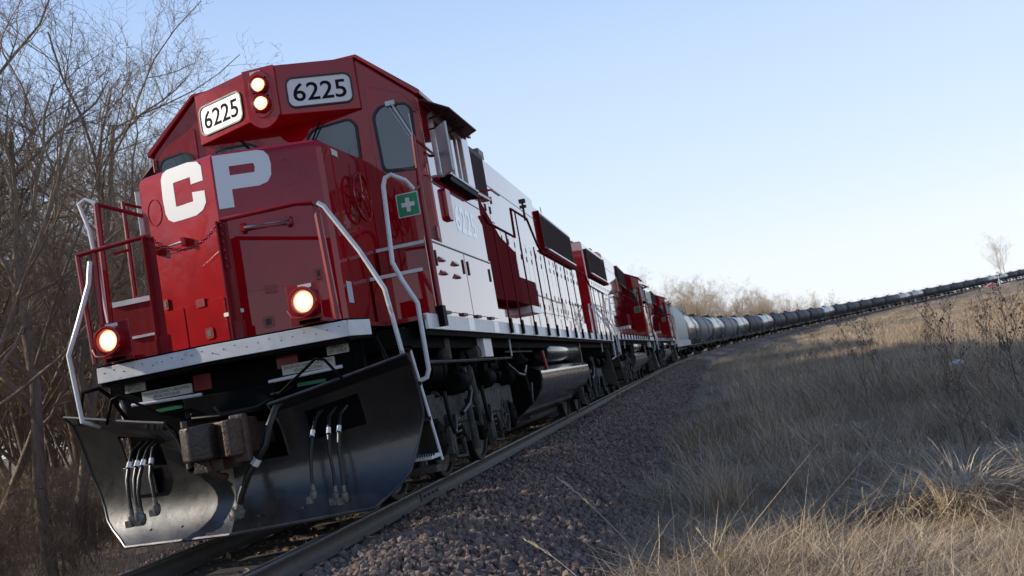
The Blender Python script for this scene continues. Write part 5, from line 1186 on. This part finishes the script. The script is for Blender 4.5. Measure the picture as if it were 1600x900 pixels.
# ------------------------------------------------------------------ tall dead weeds in the field (countable ones near the camera)
def weed_mesh(seed, h):
    rnd = random.Random(seed); polys = []
    d = Vector((rnd.gauss(.08, .1), rnd.gauss(0, .1), 1)).normalized(); pts = [Vector((0, 0, -.03))]; rad = [.0065]
    for i in range(6): d = (d+Vector((rnd.gauss(0, .06), rnd.gauss(0, .06), 0))).normalized(); pts.append(pts[-1]+d*h/6); rad.append(.0065*(1-i/8))
    polys.append((pts, rad)); heads = []
    for k in range(11):
        t = rnd.uniform(.35, 1); i = min(int(t*6), 5); b = pts[i]*(1-(t*6-i))+pts[i+1]*(t*6-i); a = rnd.uniform(0, 6.28); q = [b]; e = Vector((math.cos(a), math.sin(a), .9)).normalized()
        L_ = rnd.uniform(.10, .34)*(1.3-t*.7)*h
        for j in range(3): e = (e+Vector((0, 0, .25))).normalized(); q.append(q[-1]+e*L_/3)
        polys.append((q, [.0034, .0028, .0022, .0016])); heads.append(q[-1])
        for j in range(3):
            a = rnd.uniform(0, 6.28); o = q[1]*(.5)+q[2]*.5 if j else q[2]; e2 = (e+Vector((math.cos(a), math.sin(a), .2))*.7).normalized(); t2 = o+e2*L_*.3; polys.append(([o, o*.5+t2*.5, t2], [.002, .0016, .0013])); heads.append(t2)
    stem = poly_tubes('stem', polys, M['weed']); V, F = [], []
    for p in heads:
        r = rnd.uniform(.008, .015); b = len(V)
        V += [tuple(p+Vector(v)*r) for v in ((1, 0, 0), (-1, 0, 0), (0, 1, 0), (0, -1, 0), (0, 0, 1.3), (0, 0, -1))]
        F += [(b+i, b+j, b+4) for i, j in ((0, 2), (2, 1), (1, 3), (3, 0))]+[(b+j, b+i, b+5) for i, j in ((0, 2), (2, 1), (1, 3), (3, 0))]
    return stem, raw_mesh('seed_heads', V, F, M['weed'])
wk = [weed_mesh(60+k, (1.35, 1.6, 1.2, 1.8, 1.5)[k]) for k in range(5)]
rnd = random.Random(5); nw = 0
while nw < 110:
    d = 11+50*rnd.random()**1.2; a = R(rnd.uniform(11, 19.5)) if rnd.random() < .75 else R(rnd.uniform(2, 12)); x = CAM[0]+d*math.sin(a); y = CAM[1]+d*math.cos(a); U, S = lateral([(x, y)])
    if U[0] < 6: continue
    k = rnd.randrange(5); z = float(ground_z([(x, y)])[0]); r = empty('dead_weed', (x, y, z), rnd.uniform(0, 6.28), ('dead brown weed with few seed heads', 'tall dead weed leaning over the dry grass', 'short dead weed stalk half hidden in the grass', 'tallest kind of dead weed with wide branching top', 'dead weed stalk with a dense dry top')[k]+' in the field right of the track', 'weed', 'dead weed stalks in the field')
    s = rnd.uniform(.75, 1.15); r.scale = (s, s, s); link_mesh('stem', wk[k][0], r); link_mesh('seed_head', wk[k][1], r)['kind'] = 'stuff'; nw += 1

# ------------------------------------------------------------------ far bushes, lone trees, crossing
def far_tree(px_s, off, k, sc, rz, label, mt, group=None):
    p = on_path(px_s, off); return put_tree(p.x, p.y, k, sc, rz, label, group, 'scrub_tree' if group else 'bare_tree', p.z-.6, mt)
rnd = random.Random(9)
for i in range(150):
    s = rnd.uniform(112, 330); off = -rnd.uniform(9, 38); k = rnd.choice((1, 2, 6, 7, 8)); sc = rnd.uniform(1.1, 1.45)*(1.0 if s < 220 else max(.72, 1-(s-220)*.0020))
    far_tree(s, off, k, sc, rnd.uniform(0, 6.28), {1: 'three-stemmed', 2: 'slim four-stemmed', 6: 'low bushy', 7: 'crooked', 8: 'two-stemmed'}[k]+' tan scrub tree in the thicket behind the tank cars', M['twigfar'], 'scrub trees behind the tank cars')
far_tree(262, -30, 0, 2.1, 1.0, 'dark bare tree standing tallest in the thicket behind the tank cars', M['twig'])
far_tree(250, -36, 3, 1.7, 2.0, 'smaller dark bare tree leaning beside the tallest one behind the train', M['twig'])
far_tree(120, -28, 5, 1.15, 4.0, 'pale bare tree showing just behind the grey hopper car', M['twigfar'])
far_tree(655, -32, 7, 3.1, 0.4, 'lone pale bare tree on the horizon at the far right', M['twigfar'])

# single plume of grass leaning over the gravel, and the weed by the rail
def plume(name, base, tip, lab, n=34, r0=.0045):
    base, tip = Vector(base), Vector(tip); mid = base*.5+tip*.5+Vector((0, 0, .10*(tip-base).length)); pts = []
    for i in range(9): t = i/8; pts.append(base*(1-t)**2+mid*2*t*(1-t)+tip*t*t)
    rt_ = empty(name, base, 0, lab, 'grass stalk'); pts = [p-base for p in pts]
    link_mesh('stem', poly_tubes('stem', [(pts, [r0*(1-i*.09) for i in range(9)])], M['straw']), rt_)
    pl_ = []; rn = random.Random(4)
    for k in range(n):
        t = .62+.38*k/n; i = min(int(t*8), 7); o = pts[i]*(1-(t*8-i))+pts[i+1]*(t*8-i); d = (pts[i+1]-pts[i]).normalized(); a = rn.uniform(0, 6.28)
        e = (d*1.3+Vector((math.cos(a), math.sin(a), .2))*.5).normalized()*rn.uniform(.03, .07); pl_.append(([o, o+e*.5, o+e], [.0012, .0028, .0008]))
    link_mesh('seed_head', poly_tubes('seed_head', pl_, M['straw']), rt_)['kind'] = 'stuff'; return rt_
gzz = lambda x, y: float(ground_z([(x, y)])[0])
for (bx_, by_, tx, ty, tz, lb_) in ((4.05, -2.0, 3.75, -1.2, .02, 'pale straw stalk rising left of centre along the bottom edge'), (4.75, -1.9, 4.35, -1.5, .0, 'pale bent straw stalk near the bottom edge below the tuft'), (5.3, -1.7, 5.0, -1.2, .02, 'pale straw stalk arching in front of the drooping mound'), (5.9, -1.2, 5.5, -.9, -.05, 'pale straw stalk low in the bottom right corner')):
    plume('straw_stalk', (bx_, by_, gzz(bx_, by_)-.02), (tx, ty, gzz(tx, ty)+.45+tz), lb_, n=10, r0=.0035)
plume('grass_plume', (3.30, -.02, gzz(3.3, 0)-.02), (2.62, .45, .10), 'pale feathery grass stalk arching over the dark gravel')
plume('grass_plume', (3.05, -1.0, gzz(3.05, -1)-.02), (2.45, -.45, -.22), 'shorter pale grass stalk leaning out at the bottom of the gravel')
wr = empty('dead_weed', (1.15, -.35, -.28), .5, 'small wiry dead weed growing beside the near rail', 'weed')
pw_ = []; rn = random.Random(8)
for k in range(9):
    a = rn.uniform(2.4, 3.6); q = Vector((0, 0, 0)); d = Vector((math.cos(a)*.8, math.sin(a)*.3+rn.gauss(0, .3), rn.uniform(.3, 1))).normalized(); pts = [q.copy()]
    for i in range(7): d = (d+Vector((rn.gauss(0, .18), rn.gauss(0, .18), -.06))).normalized(); q = q+d*rn.uniform(.04, .075); pts.append(q.copy())
    pw_.append((pts, [.0022*(1-i*.1) for i in range(8)]))
link_mesh('stem', poly_tubes('stem', pw_, M['weed']), wr)

# scrap of white plastic caught in the grass
import bmesh
bm = bmesh.new(); bmesh.ops.create_icosphere(bm, subdivisions=3, radius=1)
for v in bm.verts: v.co = Vector((v.co.x*.13, v.co.y*.08, v.co.z*.06))*(1+.6*noise.noise(v.co*2.2))
me = bpy.data.meshes.new('plastic_scrap'); bm.to_mesh(me); bm.free(); me.materials.append(M['poster'])
tag(link_mesh('plastic_scrap', me, None, (8.92, 14.2, gzz(8.92, 14.2)+.42)), 'crumpled scrap of pale plastic caught in the tall grass', 'litter')

# far road crossing: pale track, red car, white signal mast
p0 = on_path(474, 7, 0); cz = gzz(p0.x, p0.y)
MB().obox((p0.x-7, p0.y-4, cz+.45), (14, -4, 0), (1.0, 3.5, 0), (0, 0, .06)).build('farm_track', M['white'])['kind'] = 'structure'
car = empty('parked_car', (p0.x+.5, p0.y-6, cz+.35), .3, 'small red car waiting at the far level crossing', 'car')
M['carred'] = mat('car_red', (0.62, 0.02, 0.03), 0.3, coat=.8)
body = MB().prism([(-2.1, .35), (-2.15, .75), (-1.9, .92), (-1.1, .98), (-.55, 1.42), (.75, 1.45), (1.35, 1.0), (2.0, .9), (2.12, .6), (2.05, .35)], lambda a, b, d: (a, d, b), -.85, .85).build('body', M['carred'], car, bevel=.06)
MB().prism([(-.95, .98), (-.5, 1.36), (.7, 1.39), (1.15, 1.0)], lambda a, b, d: (a, d, b), -.86, .86).build('window', M['glass'], body)
for x in (-1.3, 1.3):
    for y in (-.78, .78): MB().lathe([(-.1, 0), (-.1, .33), (.1, .33), (.1, 0)], (x, y, .33), (0, 1, 0), 16).build('wheel', M['hose'], car)
for y in (-.6, .6): MB().box(-2.17, -2.1, y-.15, y+.15, .62, .76).build('headlight', M['letter'], body)
mast = empty('crossing_signal', (p0.x+4.2, p0.y-5.5, cz+.2), .2, 'white crossing signal mast standing beside the red car', 'signal mast')
MB().cyl((0, 0, 0), (0, 0, 7.0), .14, 8).build('pole', M['letter'], mast)
MB().obox((0, -.18, 5.6), (.8, 0, .35), (0, .03, 0), (-.06, 0, .13)).obox((0, -.22, 5.6), (-.8, 0, .35), (0, .03, 0), (.06, 0, .13)).build('crossbuck', M['letter'], mast)
MB().obox((-.5, -.2, 4.3), (.25, 0, 0), (0, .1, 0), (0, 0, .25)).obox((.5, -.2, 4.3), (.25, 0, 0), (0, .1, 0), (0, 0, .25)).build('signal_lamp', M['black'], mast)
